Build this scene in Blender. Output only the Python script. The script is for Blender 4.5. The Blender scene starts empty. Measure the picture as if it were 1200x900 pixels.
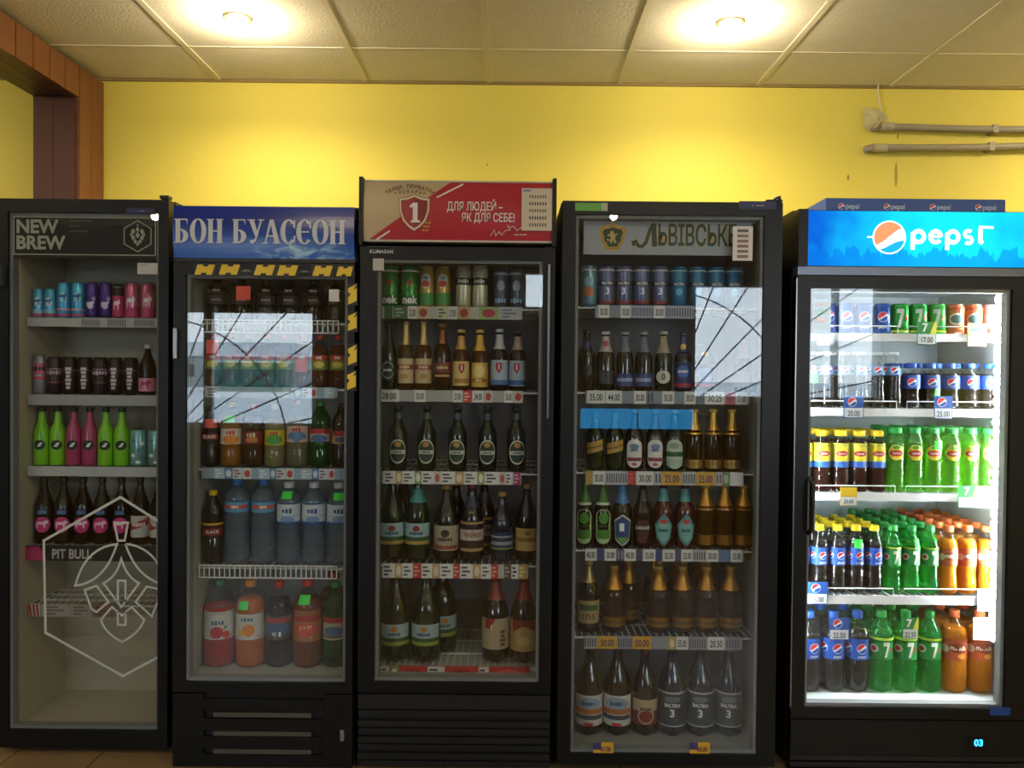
import bpy, math, random
from mathutils import Matrix, Vector
from mathutils.geometry import tessellate_polygon
random.seed(7)
SC = bpy.context.scene
COL = SC.collection
R = math.radians

# ------------------------------------------------------------------ camera
FPX = 924.0                       # focal length in pixels of the 1200 x 900 frame
CAM = Vector((0.0, -2.9, 1.48))
CROT = Matrix.Rotation(R(90 - 0.9), 3, 'X') @ Matrix.Rotation(R(0.55), 3, 'Z')
cd = bpy.data.cameras.new('camera'); cam = bpy.data.objects.new('camera', cd); COL.objects.link(cam)
cam.matrix_world = Matrix.Translation(CAM) @ CROT.to_4x4()
cd.sensor_width = 36.0; cd.lens = 36.0 * FPX / 1200.0; cd.clip_start = 0.02; cd.clip_end = 200
SC.camera = cam

# ------------------------------------------------------------------ sky and exposure
world = bpy.data.worlds.new('overcast_sky'); SC.world = world; world.use_nodes = True
bg = world.node_tree.nodes['Background']
bg.inputs[0].default_value = (0.82, 0.90, 1.0, 1); bg.inputs[1].default_value = 8.0
SC.view_settings.view_transform = 'Standard'; SC.view_settings.look = 'None'
SC.view_settings.exposure = 0.35; SC.view_settings.gamma = 1.0; SC.view_settings.use_curve_mapping = False
SC.cycles.transparent_max_bounces = 40; SC.cycles.max_bounces = 8; SC.cycles.sample_clamp_indirect = 4.0
SC.cycles.caustics_reflective = False; SC.cycles.caustics_refractive = False
LAMP_W = 25.0                     # watts of one ceiling spotlight
LAMP_COL = (1.0, 0.83, 0.56)
LAMP_W2 = 13.0                     # the dimmed lamps deeper in the shop

def W(px, py, Y=0.0):
    """the point on the vertical plane y = Y that the photograph shows at (px, py)"""
    d = CROT @ Vector(((px - 600) / FPX, -(py - 450) / FPX, -1.0))
    t = (Y - CAM.y) / d.y
    return CAM + d * t
def WX(px, py=550, Y=0.0): return W(px, py, Y).x
def WZ(py, px=600, Y=0.0): return W(px, py, Y).z

# ------------------------------------------------------------------ materials
def lin(h):
    h = h.lstrip('#'); c = [int(h[i:i + 2], 16) / 255 for i in (0, 2, 4)]
    return tuple(x / 12.92 if x <= 0.04045 else ((x + 0.055) / 1.055) ** 2.4 for x in c) + (1.0,)
MATS = {}
def newmat(name):
    m = bpy.data.materials.new(name); m.use_nodes = True; m.node_tree.nodes.clear()
    n = m.node_tree.nodes; l = m.node_tree.links
    o = n.new('ShaderNodeOutputMaterial'); return m, n, l, o
def P(name, col, rough=0.5, metal=0.0, spec=0.5, var=0.0, scale=8.0, bump=0.0, bscale=60.0, emis=0.0, coat=0.0):
    """principled surface with a little noise in colour and relief"""
    if name in MATS: return MATS[name]
    m, n, l, o = newmat(name); b = n.new('ShaderNodeBsdfPrincipled'); l.new(b.outputs[0], o.inputs[0])
    c = lin(col) if isinstance(col, str) else tuple(col) + (1.0,)
    b.inputs['Base Color'].default_value = c; b.inputs['Roughness'].default_value = rough
    b.inputs['Metallic'].default_value = metal; b.inputs['Specular IOR Level'].default_value = spec
    b.inputs['Coat Weight'].default_value = coat
    if emis: b.inputs['Emission Color'].default_value = c; b.inputs['Emission Strength'].default_value = emis
    if var or bump:
        tc = n.new('ShaderNodeTexCoord')
    if var:
        t = n.new('ShaderNodeTexNoise'); t.inputs['Scale'].default_value = scale; t.inputs['Detail'].default_value = 4
        l.new(tc.outputs['Object'], t.inputs['Vector'])
        mx = n.new('ShaderNodeMix'); mx.data_type = 'RGBA'
        mx.inputs[6].default_value = tuple(x * (1 - var) for x in c[:3]) + (1,); mx.inputs[7].default_value = tuple(min(1, x * (1 + var)) for x in c[:3]) + (1,)
        l.new(t.outputs[0], mx.inputs[0]); l.new(mx.outputs[2], b.inputs['Base Color'])
    if bump:
        t2 = n.new('ShaderNodeTexNoise'); t2.inputs['Scale'].default_value = bscale; t2.inputs['Detail'].default_value = 3
        l.new(tc.outputs['Object'], t2.inputs['Vector'])
        bp = n.new('ShaderNodeBump'); bp.inputs['Strength'].default_value = bump; bp.inputs['Distance'].default_value = 0.01
        l.new(t2.outputs[0], bp.inputs['Height']); l.new(bp.outputs[0], b.inputs['Normal'])
    MATS[name] = m; return m
def K(col, rough=0.45):            # plain print / paint colour
    return P('print_' + col.lstrip('#') + ('' if rough == 0.45 else '_%d' % int(rough * 100)), col, rough)
def foil(col): return P('foil_' + col.lstrip('#'), col, 0.32, 0.75, var=0.15, scale=40)
def tin(col): return P('tin_' + col.lstrip('#'), col, 0.28, 0.45, coat=0.2, var=0.08, scale=30)
def sheer(name, tint, f0=0.045, gl=0.03, milk=0.0, milkcol=None):
    """thin see-through wall: tinted transmission with a Fresnel mirror share"""
    if name in MATS: return MATS[name]
    m, n, l, o = newmat(name)
    tr = n.new('ShaderNodeBsdfTransparent'); tr.inputs[0].default_value = lin(tint) if isinstance(tint, str) else tuple(tint) + (1,)
    gs = n.new('ShaderNodeBsdfGlossy'); gs.inputs['Roughness'].default_value = gl
    lw = n.new('ShaderNodeLayerWeight'); lw.inputs['Blend'].default_value = 0.5
    pw = n.new('ShaderNodeMath'); pw.operation = 'POWER'; pw.inputs[1].default_value = 5
    l.new(lw.outputs['Facing'], pw.inputs[0])
    ma = n.new('ShaderNodeMath'); ma.operation = 'MULTIPLY_ADD'; ma.inputs[1].default_value = 1 - f0; ma.inputs[2].default_value = f0
    l.new(pw.outputs[0], ma.inputs[0])
    src = tr.outputs[0]
    if milk:
        df = n.new('ShaderNodeBsdfDiffuse'); df.inputs[0].default_value = lin(milkcol or tint)
        tl = n.new('ShaderNodeBsdfTranslucent'); tl.inputs[0].default_value = lin(milkcol or tint)
        ms = n.new('ShaderNodeMixShader'); ms.inputs[0].default_value = 0.4; l.new(df.outputs[0], ms.inputs[1]); l.new(tl.outputs[0], ms.inputs[2])
        mk = n.new('ShaderNodeMixShader'); mk.inputs[0].default_value = milk
        l.new(src, mk.inputs[1]); l.new(ms.outputs[0], mk.inputs[2]); src = mk.outputs[0]
    mi = n.new('ShaderNodeMixShader'); l.new(ma.outputs[0], mi.inputs[0]); l.new(src, mi.inputs[1]); l.new(gs.outputs[0], mi.inputs[2])
    l.new(mi.outputs[0], o.inputs[0]); MATS[name] = m; return m
def liquid(col):                   # cloudy drink: part diffuse, part translucent
    name = 'drink_' + col.lstrip('#')
    if name in MATS: return MATS[name]
    m, n, l, o = newmat(name)
    df = n.new('ShaderNodeBsdfDiffuse'); df.inputs[0].default_value = lin(col)
    tl = n.new('ShaderNodeBsdfTranslucent'); tl.inputs[0].default_value = lin(col)
    mi = n.new('ShaderNodeMixShader'); mi.inputs[0].default_value = 0.45
    l.new(df.outputs[0], mi.inputs[1]); l.new(tl.outputs[0], mi.inputs[2]); l.new(mi.outputs[0], o.inputs[0]); MATS[name] = m; return m
def glow(name, col, s):
    if name in MATS: return MATS[name]
    m, n, l, o = newmat(name); e = n.new('ShaderNodeEmission'); e.inputs[0].default_value = lin(col) if isinstance(col, str) else tuple(col) + (1,)
    e.inputs[1].default_value = s; l.new(e.outputs[0], o.inputs[0]); MATS[name] = m; return m

BLACK = P('black_satin_metal', '#0c0c0e', 0.42, 0.0, 0.3, var=0.2, scale=5)
GREYBLK = P('charcoal_metal', '#1a1a1e', 0.42, 0.0, 0.4, var=0.15, scale=5)
GASKET = P('grey_gasket', '#7c7f83', 0.6)
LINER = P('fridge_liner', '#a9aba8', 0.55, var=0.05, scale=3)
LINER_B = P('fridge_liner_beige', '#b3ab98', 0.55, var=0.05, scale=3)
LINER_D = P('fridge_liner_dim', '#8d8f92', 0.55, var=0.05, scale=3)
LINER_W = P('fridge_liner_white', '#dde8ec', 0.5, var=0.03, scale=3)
WIRE = P('white_coated_wire', '#d6d8d8', 0.4)
GLASS = sheer('door_glass', (0.93, 0.95, 0.95), f0=0.05, gl=0.0)
PANE = sheer('window_glass', (0.95, 0.97, 0.97), f0=0.045, gl=0.0)
CHROME = P('brushed_chrome', '#b8b8b8', 0.25, 1.0)

# ------------------------------------------------------------------ mesh building
TXT = {}
def text2d(s, size, bold=0.0, sx=1.0, align='CENTER', sp=1.0):
    """triangulated letters in 2-D, baseline-centred on the origin"""
    key = (s, bold, align, sp)
    if key not in TXT:
        c = bpy.data.curves.new('lettering', 'FONT'); c.body = s; c.align_x = align; c.align_y = 'CENTER'
        c.size = 1.0; c.offset = bold; c.resolution_u = 3; c.space_character = sp; c.space_line = 0.8
        o = bpy.data.objects.new('lettering', c); COL.objects.link(o)
        dg = bpy.context.evaluated_depsgraph_get(); me = o.evaluated_get(dg).to_mesh()
        TXT[key] = ([(v.co.x, v.co.y) for v in me.vertices], [tuple(p.vertices) for p in me.polygons])
        bpy.data.objects.remove(o); bpy.data.curves.remove(c)
    v, f = TXT[key]
    return [(x * size * sx, y * size) for x, y in v], f
class MB:
    def __init__(s): s.v = []; s.f = []; s.mi = []; s.mats = []; s.sm = []
    def slot(s, m):
        if m not in s.mats: s.mats.append(m)
        return s.mats.index(m)
    def add(s, v, f, m, smooth=False):
        b = len(s.v); k = s.slot(m); s.v += [tuple(x) for x in v]
        for q in f: s.f.append(tuple(i + b for i in q)); s.mi.append(k); s.sm.append(smooth)
        return s
    def box(s, x0, x1, y0, y1, z0, z1, m):
        v = [(x, y, z) for z in (z0, z1) for y in (y0, y1) for x in (x0, x1)]
        return s.add(v, [(0, 2, 3, 1), (4, 5, 7, 6), (0, 1, 5, 4), (2, 6, 7, 3), (0, 4, 6, 2), (1, 3, 7, 5)], m)
    def lathe(s, prof, m, seg=20, petal=0.0, smooth=True, cap0=True, cap1=True):
        v = []; f = []
        for r, z, *p in prof:
            for k in range(seg):
                a = 2 * math.pi * k / seg
                rr = r * (1 + (p[0] if p else 0) * math.cos(5 * a))
                v.append((rr * math.sin(a), -rr * math.cos(a), z))
        n = len(prof)
        for i in range(n - 1):
            for k in range(seg):
                f.append((i * seg + k, i * seg + (k + 1) % seg, (i + 1) * seg + (k + 1) % seg, (i + 1) * seg + k))
        s.add(v, f, m, smooth)
        b = len(s.v) - len(v)
        kk = s.slot(m)
        if cap0: s.f.append(tuple(b + k for k in reversed(range(seg)))); s.mi.append(kk); s.sm.append(False)
        if cap1: s.f.append(tuple(b + (n - 1) * seg + k for k in range(seg))); s.mi.append(kk); s.sm.append(False)
        return s
    def tube(s, pts, r, m, seg=6, closed=False):
        pts = [Vector(p) for p in pts]; n = len(pts); v = []; f = []
        for i, p in enumerate(pts):
            if closed: t = pts[(i + 1) % n] - pts[i - 1]
            else: t = pts[min(i + 1, n - 1)] - pts[max(i - 1, 0)]
            t.normalize(); u = Vector((0, 0, 1)) if abs(t.z) < 0.9 else Vector((1, 0, 0))
            a = t.cross(u).normalized(); b = t.cross(a).normalized()
            for k in range(seg):
                q = 2 * math.pi * k / seg; v.append(p + a * (r * math.cos(q)) + b * (r * math.sin(q)))
        for i in range(n if closed else n - 1):
            j = (i + 1) % n
            for k in range(seg): f.append((i * seg + k, i * seg + (k + 1) % seg, j * seg + (k + 1) % seg, j * seg + k))
        if not closed: f.append(tuple(range(seg))); f.append(tuple((n - 1) * seg + k for k in reversed(range(seg))))
        return s.add(v, f, m, True)
    def prism(s, poly, y0, y1, m):
        """polygon in (x, z) made solid from y0 (front) to y1"""
        n = len(poly); v = [(x, y0, z) for x, z in poly] + [(x, y1, z) for x, z in poly]
        tri = tessellate_polygon([[Vector((x, z, 0)) for x, z in poly]])
        f = [tuple(t) for t in tri] + [tuple(i + n for i in t) for t in tri] + [(i, (i + 1) % n, (i + 1) % n + n, i + n) for i in range(n)]
        return s.add(v, f, m)
    def flat(s, v2, f, x, y, z, m):
        return s.add([(x + a, y, z + b) for a, b in v2], f, m)
    def text(s, t, x, y, z, size, m, bold=0.0, sx=1.0, align='CENTER', sp=1.0, rot=0.0):
        v, f = text2d(t, size, bold, sx, align, sp)
        if rot: c, q = math.cos(rot), math.sin(rot); v = [(a * c - b * q, a * q + b * c) for a, b in v]
        return s.flat(v, f, x, y, z, m)
    def build(s, name, parent=None, mesh_only=False):
        me = bpy.data.meshes.new(name); me.from_pydata(s.v, [], s.f)
        for m in s.mats: me.materials.append(m)
        me.polygons.foreach_set('material_index', s.mi); me.polygons.foreach_set('use_smooth', s.sm); me.update()
        if mesh_only: return me
        return link(name, me, parent)
def link(name, me, parent=None, loc=None):
    o = bpy.data.objects.new(name, me); COL.objects.link(o)
    if parent: o.parent = parent
    if loc is not None: o.location = loc
    return o
def empty(name, loc=(0, 0, 0), parent=None):
    o = link(name, None, parent, loc); o.empty_display_size = 0.1; return o
def tag(o, label=None, cat=None, group=None, kind=None):
    if label: o['label'] = label
    if cat: o['category'] = cat
    if group: o['group'] = group
    if kind: o['kind'] = kind
    return o
def ellipse(rx, rz, n=24): return [(rx * math.cos(2 * math.pi * k / n), rz * math.sin(2 * math.pi * k / n)) for k in range(n)]
def stroke2d(pts, w, closed=False):
    """ribbon of width w along a 2-D polyline"""
    pts = [Vector(p).to_2d() for p in pts]; n = len(pts); v = []; f = []
    for i, p in enumerate(pts):
        a = pts[i - 1] if (i > 0 or closed) else p; b = pts[(i + 1) % n] if (i < n - 1 or closed) else p
        d1 = (p - a).normalized() if (p - a).length > 0 else (b - p).normalized()
        d2 = (b - p).normalized() if (b - p).length > 0 else d1
        t = (d1 + d2).normalized() if (d1 + d2).length > 1e-6 else d1
        nn = Vector((-t.y, t.x)); k = 1 / max(0.5, nn.dot(Vector((-d1.y, d1.x))))
        v += [tuple(p + nn * (w / 2 * k)), tuple(p - nn * (w / 2 * k))]
    for i in range(n if closed else n - 1):
        j = (i + 1) % n; f.append((2 * i, 2 * i + 1, 2 * j + 1, 2 * j))
    return v, f
def poly2d(pts):
    return list(pts), [tuple(t) for t in tessellate_polygon([[Vector((x, z, 0)) for x, z in pts]])]
def rect2d(x0, x1, z0, z1): return [(x0, z0), (x1, z0), (x1, z1), (x0, z1)], [(0, 1, 2, 3)]
def column2d(xs, lo, hi):
    v = []; f = []
    for x in xs: v += [(x, lo(x)), (x, hi(x))]
    for i in range(len(xs) - 1): f.append((2 * i, 2 * i + 2, 2 * i + 3, 2 * i + 1))
    return v, f
def globe2d(r, n=13):
    """white disc with a red cap and a blue bowl parted by a slanting wave"""
    xs = [-r * math.cos(math.pi * k / (n - 1)) for k in range(n)]
    c = lambda x: math.sqrt(max(0, r * r - x * x))
    wv = lambda x: 0.28 * x + 0.16 * r * math.sin(x / r * 2.6)
    up = lambda x: max(-c(x), min(c(x), wv(x) + 0.16 * r + 0.16 * x)); dn = lambda x: max(-c(x), min(c(x), wv(x) - 0.26 * r))
    return [(poly2d(ellipse(r * 1.1, r * 1.1, 20)), '#ffffff'), (column2d(xs, up, c), '#d8202f'), (column2d(xs, lambda x: -c(x), dn), '#0f4fb0')]

# ================================================================== the room
ZC = 2.81; YB = 0.75; YF = -4.3; XL = -4.2; XR = 3.8
PAINT = P('yellow_wall_paint', '#e0cf58', 0.7, var=0.05, scale=1.6, bump=0.12, bscale=35)
PAINT2 = P('cream_wall_paint', '#6e6048', 0.75, var=0.06, scale=2.0)
TILEC = P('ceiling_tile_board', '#efe8d2', 0.85, var=0.05, scale=14, bump=0.22, bscale=90)
BARC = P('ceiling_grid_metal', '#ece4c6', 0.55, var=0.05)
WOOD = P('varnished_brown_panel', '#74482a', 0.42, var=0.14, scale=9)
WOOD2 = P('dark_brown_panel', '#4e2c22', 0.4, var=0.15, scale=9)
FLOORT = P('tan_floor_tile', '#7a6444', 0.4, var=0.16, scale=6)
GROUT = P('dark_grout', '#4a4032', 0.8)
DARKV = P('dark_void', '#1a1712', 0.9)

# floor with its tiles
f = tag(MB().box(XL - .1, XR + .1, YF - .1, YB + .1, -0.12, -0.006, GROUT).build('floor'), 'tan ceramic tiled shop floor under the fridges', kind='structure')
T = 0.33
tm = MB().box(0.003, T - 0.003, 0.003, T - 0.003, -0.006, 0.0, FLOORT).build('tile', mesh_only=True)
nx = int((XR - XL) / T) + 1
for i in range(nx):
    for j in range(16):
        x = XL + i * T; y = YB - (j + 1) * T
        if y < YF - .2: continue
        link('tile', tm, f, (x, y, 0))
# back wall, side walls
tag(MB().box(XL, XR, YB, YB + .12, 0, ZC + .1, PAINT).build('wall_back'), 'bright yellow painted wall behind the fridges', kind='structure')
tag(MB().box(XL - .12, XL, YF, YB + .12, 0, ZC + .1, PAINT2).build('wall_far_side'), 'plain wall of the area past the wooden passage', kind='structure')
tag(MB().box(XR, XR + .12, YF, YB + .12, 0, ZC + .1, PAINT).build('wall_right'), 'yellow painted side wall', kind='structure')
# window wall behind the photographer, with openings
WIN = [(-3.10, -1.80, 0.93, 2.05), (1.64, 3.40, 1.22, 2.33), (0.07, 0.44, 2.03, 2.43)]
wf = MB(); xs = [XL] + [v for a in sorted(WIN) for v in a[:2]] + [XR]
for i in range(0, len(xs), 2): wf.box(xs[i], xs[i + 1], YF - .2, YF, 0, ZC + .1, PAINT2)
for a in WIN: wf.box(a[0], a[1], YF - .2, YF, 0, a[2], PAINT2); wf.box(a[0], a[1], YF - .2, YF, a[3], ZC + .1, PAINT2)
tag(wf.build('wall_front'), 'cream shop wall with windows opposite the fridges', kind='structure')
PVC = P('white_window_plastic', '#b9bec4', 0.4)
IRON = P('dark_window_bar', '#22242a', 0.5)
for i, (x0, x1, z0, z1) in enumerate(WIN):
    w = tag(empty('window_%d' % (i + 1), ((x0 + x1) / 2, YF - .1, z0)), 'shop window with barred grille facing the snowy yard', kind='structure')
    hw = (x1 - x0) / 2; h = z1 - z0; t = 0.05
    fr = MB().box(-hw, hw, -.03, .03, 0, t, PVC).box(-hw, hw, -.03, .03, h - t, h, PVC).box(-hw, -hw + t, -.03, .03, t, h - t, PVC).box(hw - t, hw, -.03, .03, t, h - t, PVC)
    if hw > .5:
        mx = -hw * .42 if i == 0 else hw * .5
        if i == 0: fr.box(-hw * .62, -hw * .5, -.03, .03, t, h - t, PVC)
        else: fr.box(hw * .5, hw * .56, -.03, .03, t, h - t, PVC)
    fr.build('frame', w)
    MB().box(-hw + t, hw - t, -.006, .006, t, h - t, PANE).build('pane', w)
    if hw > .5:
        cx, cz = -hw - .25, -.22           # sun-ray grille: bars fan out from below one corner
        for k in range(7):
            a = R(12 + k * 11.5); pts = []
            for q in range(60):
                L = q * .045; p = (cx + L * math.cos(a), cz + L * math.sin(a))
                if -hw < p[0] < hw and 0 < p[1] < h: pts.append(Vector((p[0], -.07, p[1])))
            if len(pts) > 1: MB().tube([pts[0], pts[-1]], 0.0075, IRON, 5).build('grille_bar', w)
        pts = [Vector((cx + 1.25 * math.cos(R(q)), -.07, cz + 1.25 * math.sin(R(q)))) for q in range(0, 91, 6)]
        pts = [p for p in pts if -hw < p.x < hw and 0 < p.z < h]
        MB().tube(pts, 0.0075, IRON, 5).build('grille_bar', w)
    pl = bpy.data.lights.new('daylight_portal', 'AREA'); pl.shape = 'RECTANGLE'; pl.size = 2 * hw; pl.size_y = h; pl.cycles.is_portal = True
    po = bpy.data.objects.new('daylight_portal', pl); COL.objects.link(po); po.location = ((x0 + x1) / 2, YF - .21, (z0 + z1) / 2); po.rotation_euler = (R(90), 0, 0)
# entrance door under the small window
d = tag(empty('door_1', (-0.05, YF, 0)), 'dark entrance door in the window wall', kind='structure')
MB().box(-.45, .45, -.005, .035, 0, 1.9, WOOD2).build('panel', d)
MB().box(.36, .39, .035, .08, .95, 1.10, CHROME).build('handle', d)
# blue light box low on that wall
lb = tag(empty('light_box_sign', (1.13, YF, 0.965)), 'long blue illuminated sign box on the window wall', 'sign')
MB().box(-.52, .52, .005, .12, 0, .2, BLACK).build('case', lb)
MB().box(-.51, .0, .12, .125, .01, .19, glow('blue_sign_light', '#2ca4e8', 3.4)).box(.01, .51, .12, .125, .01, .19, glow('blue_sign_light', '#2ca4e8', 3.4)).build('front_panel', lb)
# outside: snow, a low building, a green container
tag(MB().box(-120, 120, -160, YF - .2, -.5, -.3, P('trodden_snow', '#c9d2da', 0.9, var=0.12, scale=0.7)).build('ground_outside'), 'snow covered yard outside the windows', kind='structure')
b = tag(empty('yard_building', (-27, -78, -.3)), 'low pale building across the snowy yard', 'building')
MB().box(-7, 7, -3, 3, 0, 3.0, P('pale_render', '#8f979c', 0.8, var=0.1)).build('wall', b)
MB().prism([(-7.3, 3.0), (7.3, 3.0), (5.5, 4.4), (-5.5, 4.4)], -3.3, 3.3, P('snowy_roof', '#dde4ea', 0.8)).build('roof', b)
for k in range(4): MB().box(-5.6 + k * 3.2, -4.4 + k * 3.2, 2.98, 3.05, 1.0, 2.2, P('dark_pane', '#20262c', 0.2)).build('window', b)
c = tag(empty('yard_container', (-21, -60, -.3)), 'green metal container standing in the snowy yard', 'container')
MB().box(-3.2, 3.2, -1, 1, 0, 2.3, P('green_container_paint', '#1f5d58', 0.5, var=0.1)).build('body', c)
MB().box(-3.3, 3.3, -1.05, 1.05, 2.3, 2.4, P('snowy_roof', '#dde4ea', 0.8)).build('lid', c)

# ceiling: slab, grid bars and lay-in tiles
ce = tag(MB().box(XL - .1, XR + .1, YF - .1, YB + .1, ZC + .02, ZC + .12, DARKV).build('ceiling'), 'suspended ceiling of off-white textured tiles', kind='structure')
gx = [XL, -3.78, -3.18, -2.58, -1.975, -1.36, -0.69, -0.115, 0.48, 1.12, 1.73, 2.33, 2.93, 3.53, XR]
gy = [YB, 0.375, -0.225, -0.825, -1.425, -2.025, -2.625, -3.225, -3.825, YF]
tmesh = {}
for i in range(len(gx) - 1):
    for j in range(len(gy) - 1):
        w_, h_ = gx[i + 1] - gx[i], gy[j] - gy[j + 1]
        key = (round(w_, 3), round(h_, 3))
        if key not in tmesh:
            tmesh[key] = MB().box(-w_ / 2 + .004, w_ / 2 - .004, -h_ / 2 + .004, h_ / 2 - .004, 0.0, .014, TILEC).build('tile', mesh_only=True)
        q = link('tile', tmesh[key], ce, ((gx[i] + gx[i + 1]) / 2, (gy[j] + gy[j + 1]) / 2, ZC))
        q.rotation_euler = (random.uniform(-.004, .004), random.uniform(-.004, .004), 0)
for x in gx[1:-1]: MB().box(x - .012, x + .012, YF, YB, ZC - .004, ZC + .0, BARC).build('grid_bar', ce)
for y in gy[1:-1]: MB().box(XL, XR, y - .004, y + .004, ZC - .003, ZC, BARC).build('grid_bar', ce)
tag(MB().box(XL, XR, YB - .012, YB, ZC - .012, ZC - .0, P('ceiling_edge_strip', '#8a7440', 0.6)).build('trim_1'), 'narrow angle strip where ceiling meets yellow wall', kind='structure')

# wooden passage at the side: post, header and cladding boards
wl = tag(MB().box(-2.085, -1.905, 0.545, YB, 0, ZC - .022, WOOD2).box(-2.085, -1.905, YF, 0.545, 2.665, ZC - .022, WOOD2).build('wall_left'), 'wood clad post and header around a wide passage', kind='structure')
ys = [0.748, 0.64, 0.545]
k = 0
for y0, y1 in zip(ys[1:], ys[:-1]):
    MB().box(-1.905, -1.890, y0 + .002, y1 - .002, 0, ZC - .023, WOOD).build('plank', wl)
y = 0.543
while y > YF + .1:
    MB().box(-1.905, -1.890, y - .108, y - .003, 2.653, ZC - .023, WOOD).build('plank', wl); y -= 0.110
for x0, x1 in ((-2.085, -2.0), (-1.998, -1.906)):
    MB().box(x0, x1, 0.533, 0.545, 0, 2.664, WOOD2).build('plank', wl)
for x0, x1 in ((-2.085, -2.027), (-2.025, -1.967), (-1.965, -1.906)):
    MB().box(x0, x1, YF, 0.532, 2.653, 2.665, WOOD2).build('plank', wl)

# ceiling spotlights
RING = P('lamp_ring', '#c9b27a', 0.3, 0.9)
BULB = glow('warm_bulb', (1.0, 0.86, 0.62), 45.0)
lampm = MB().lathe([(.050, .0), (.053, -.003), (.047, -.006), (.038, -.003), (.037, .0)], RING, 24, cap0=False, cap1=False).build('ring', mesh_only=True)
bulbm = MB().lathe([(.012, -.040), (.024, -.035), (.033, -.024), (.036, -.012), (.034, -.002)], BULB, 20, cap1=True).build('bulb', mesh_only=True)
bulbm2 = MB().lathe([(.012, -.026), (.025, -.021), (.033, -.012), (.034, -.002)], glow('dim_bulb', (1.0, 0.86, 0.62), 9.0), 20, cap1=True).build('bulb', mesh_only=True)
LP = [(-1.05, 0.10, 'recessed ceiling spotlight above the blue wave fridge'), (0.812, 0.10, 'recessed ceiling spotlight above the lion crest fridge'),
      (2.70, 0.10, 'recessed ceiling spotlight past the lit soda fridge, near yellow wall'), (-3.0, 0.10, 'recessed ceiling spotlight in the area past the wooden passage')]
for j, yy in enumerate((-1.70, -3.50)):
    for i, xx in enumerate((-3.0, -1.05, 0.812, 2.70)):
        LP.append((xx, yy, 'recessed ceiling spotlight deeper in the shop, %s row from window wall, %s from passage' % (('second', 'first')[j], ('first', 'second', 'third', 'fourth')[i])))
for x, y, lab in LP:
    t = tag(empty('ceiling_spotlight', (x, y, ZC - .004)), lab, 'ceiling light', 'recessed ceiling spotlights')
    link('ring', lampm, t); link('bulb', bulbm if y > 0 else bulbm2, t)
    ld = bpy.data.lights.new('bulb_light', 'POINT'); ld.energy = (LAMP_W if y > 0 and x > -2 else LAMP_W2) * .38; ld.color = LAMP_COL; ld.shadow_soft_size = .03
    lo = bpy.data.objects.new('bulb_light', ld); COL.objects.link(lo); lo.parent = t; lo.location = (0, 0, -.06)
    ld = bpy.data.lights.new('reflector_light', 'SPOT'); ld.energy = (LAMP_W if y > 0 and x > -2 else LAMP_W2) * .95; ld.color = LAMP_COL; ld.spot_size = R(168); ld.spot_blend = .6; ld.shadow_soft_size = .03
    lo = bpy.data.objects.new('reflector_light', ld); COL.objects.link(lo); lo.parent = t; lo.location = (0, 0, -.06)

# conduits on the yellow wall
COND = P('grey_conduit', '#9a9078', 0.5, var=0.08)
FOAM = P('pale_mounting_foam', '#c9bf8e', 0.9, var=0.12, scale=30, bump=0.8, bscale=40)
def conduit(label, pts, r):
    t = tag(empty('wall_conduit', pts[0]), label, 'pipe', 'grey conduits on the yellow wall'); o = Vector(pts[0])
    loc = [Vector(p) - o for p in pts]
    MB().tube(loc, r, COND, 10).build('pipe', t)
    e = loc[0] + (loc[1] - loc[0]) * .1
    MB().tube([loc[0] - Vector((.012, 0, 0)), loc[0] + Vector((.05, 0, -.001))], r * 1.25, P('pale_pipe_collar', '#b9ad8c', 0.6), 12).build('collar', t)
    MB().tube([loc[0], loc[0] + Vector((-.022, .012, 0)), loc[0] + Vector((-.03, YB - pts[0][1] - .002, 0))], r * 1.1, COND, 10).build('elbow', t)
    for k in (6, 12): MB().box(loc[k].x - .012, loc[k].x + .012, loc[k].y - r, YB - pts[0][1] - .001, loc[k].z - r * 1.2, loc[k].z + r * 1.2, COND).build('clip', t)
    return t
def sagline(px0, py0, px1, py1, sag, Y):
    a, b = W(px0, py0, Y), W(px1, py1, Y); n = 15
    return [tuple(a.lerp(b, i / (n - 1)) - Vector((0, 0, sag * math.sin(math.pi * 1.4 * i / (n - 1))))) for i in range(n)]
conduit('upper grey conduit on yellow wall, leaving the foam patch', sagline(1034, 148, 1340, 153, 0.006, .715), .0155)
conduit('lower grey conduit on yellow wall with no foam patch', sagline(1026, 173, 1340, 168, 0.006, .715), .0155)
o = W(1023, 139, YB)
bm = MB(); pr = []
for k in range(18):
    a = 2 * math.pi * k / 18; rr = .052 + .01 * math.sin(3 * a + 1) + .006 * math.cos(5 * a); pr.append((rr * math.cos(a), rr * 1.05 * math.sin(a)))
bm.add([(x, -.002, z) for x, z in pr] + [(x * .7, -.022, z * .7) for x, z in pr] + [(0, -.03, 0)], [(k, (k + 1) % 18, 18 + (k + 1) % 18, 18 + k) for k in range(18)] + [(18 + k, 18 + (k + 1) % 18, 36) for k in range(18)], FOAM, True)
fo = tag(bm.build('foam_patch'), 'pale blob of mounting foam around the upper conduit', 'foam patch'); fo.location = (o.x, YB, o.z)
p0, p1 = W(1030, 98, YB - .02), W(1028, 148, YB - .035)
cb = MB().tube([Vector((0, 0, 0)), Vector((-.006, 0, -.03)), Vector((.004, 0, -.09)), Vector((.012, -.004, -.14)), p1 - p0 + Vector((0, -.02, .01)), p1 - p0 + Vector((-.02, -.02, -.01))], .0035, P('white_cable', '#d8d0b8', 0.5), 6)
o = tag(cb.build('thin_cable'), 'thin white cable dangling from ceiling to the upper conduit', 'cable'); o.location = p0

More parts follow.
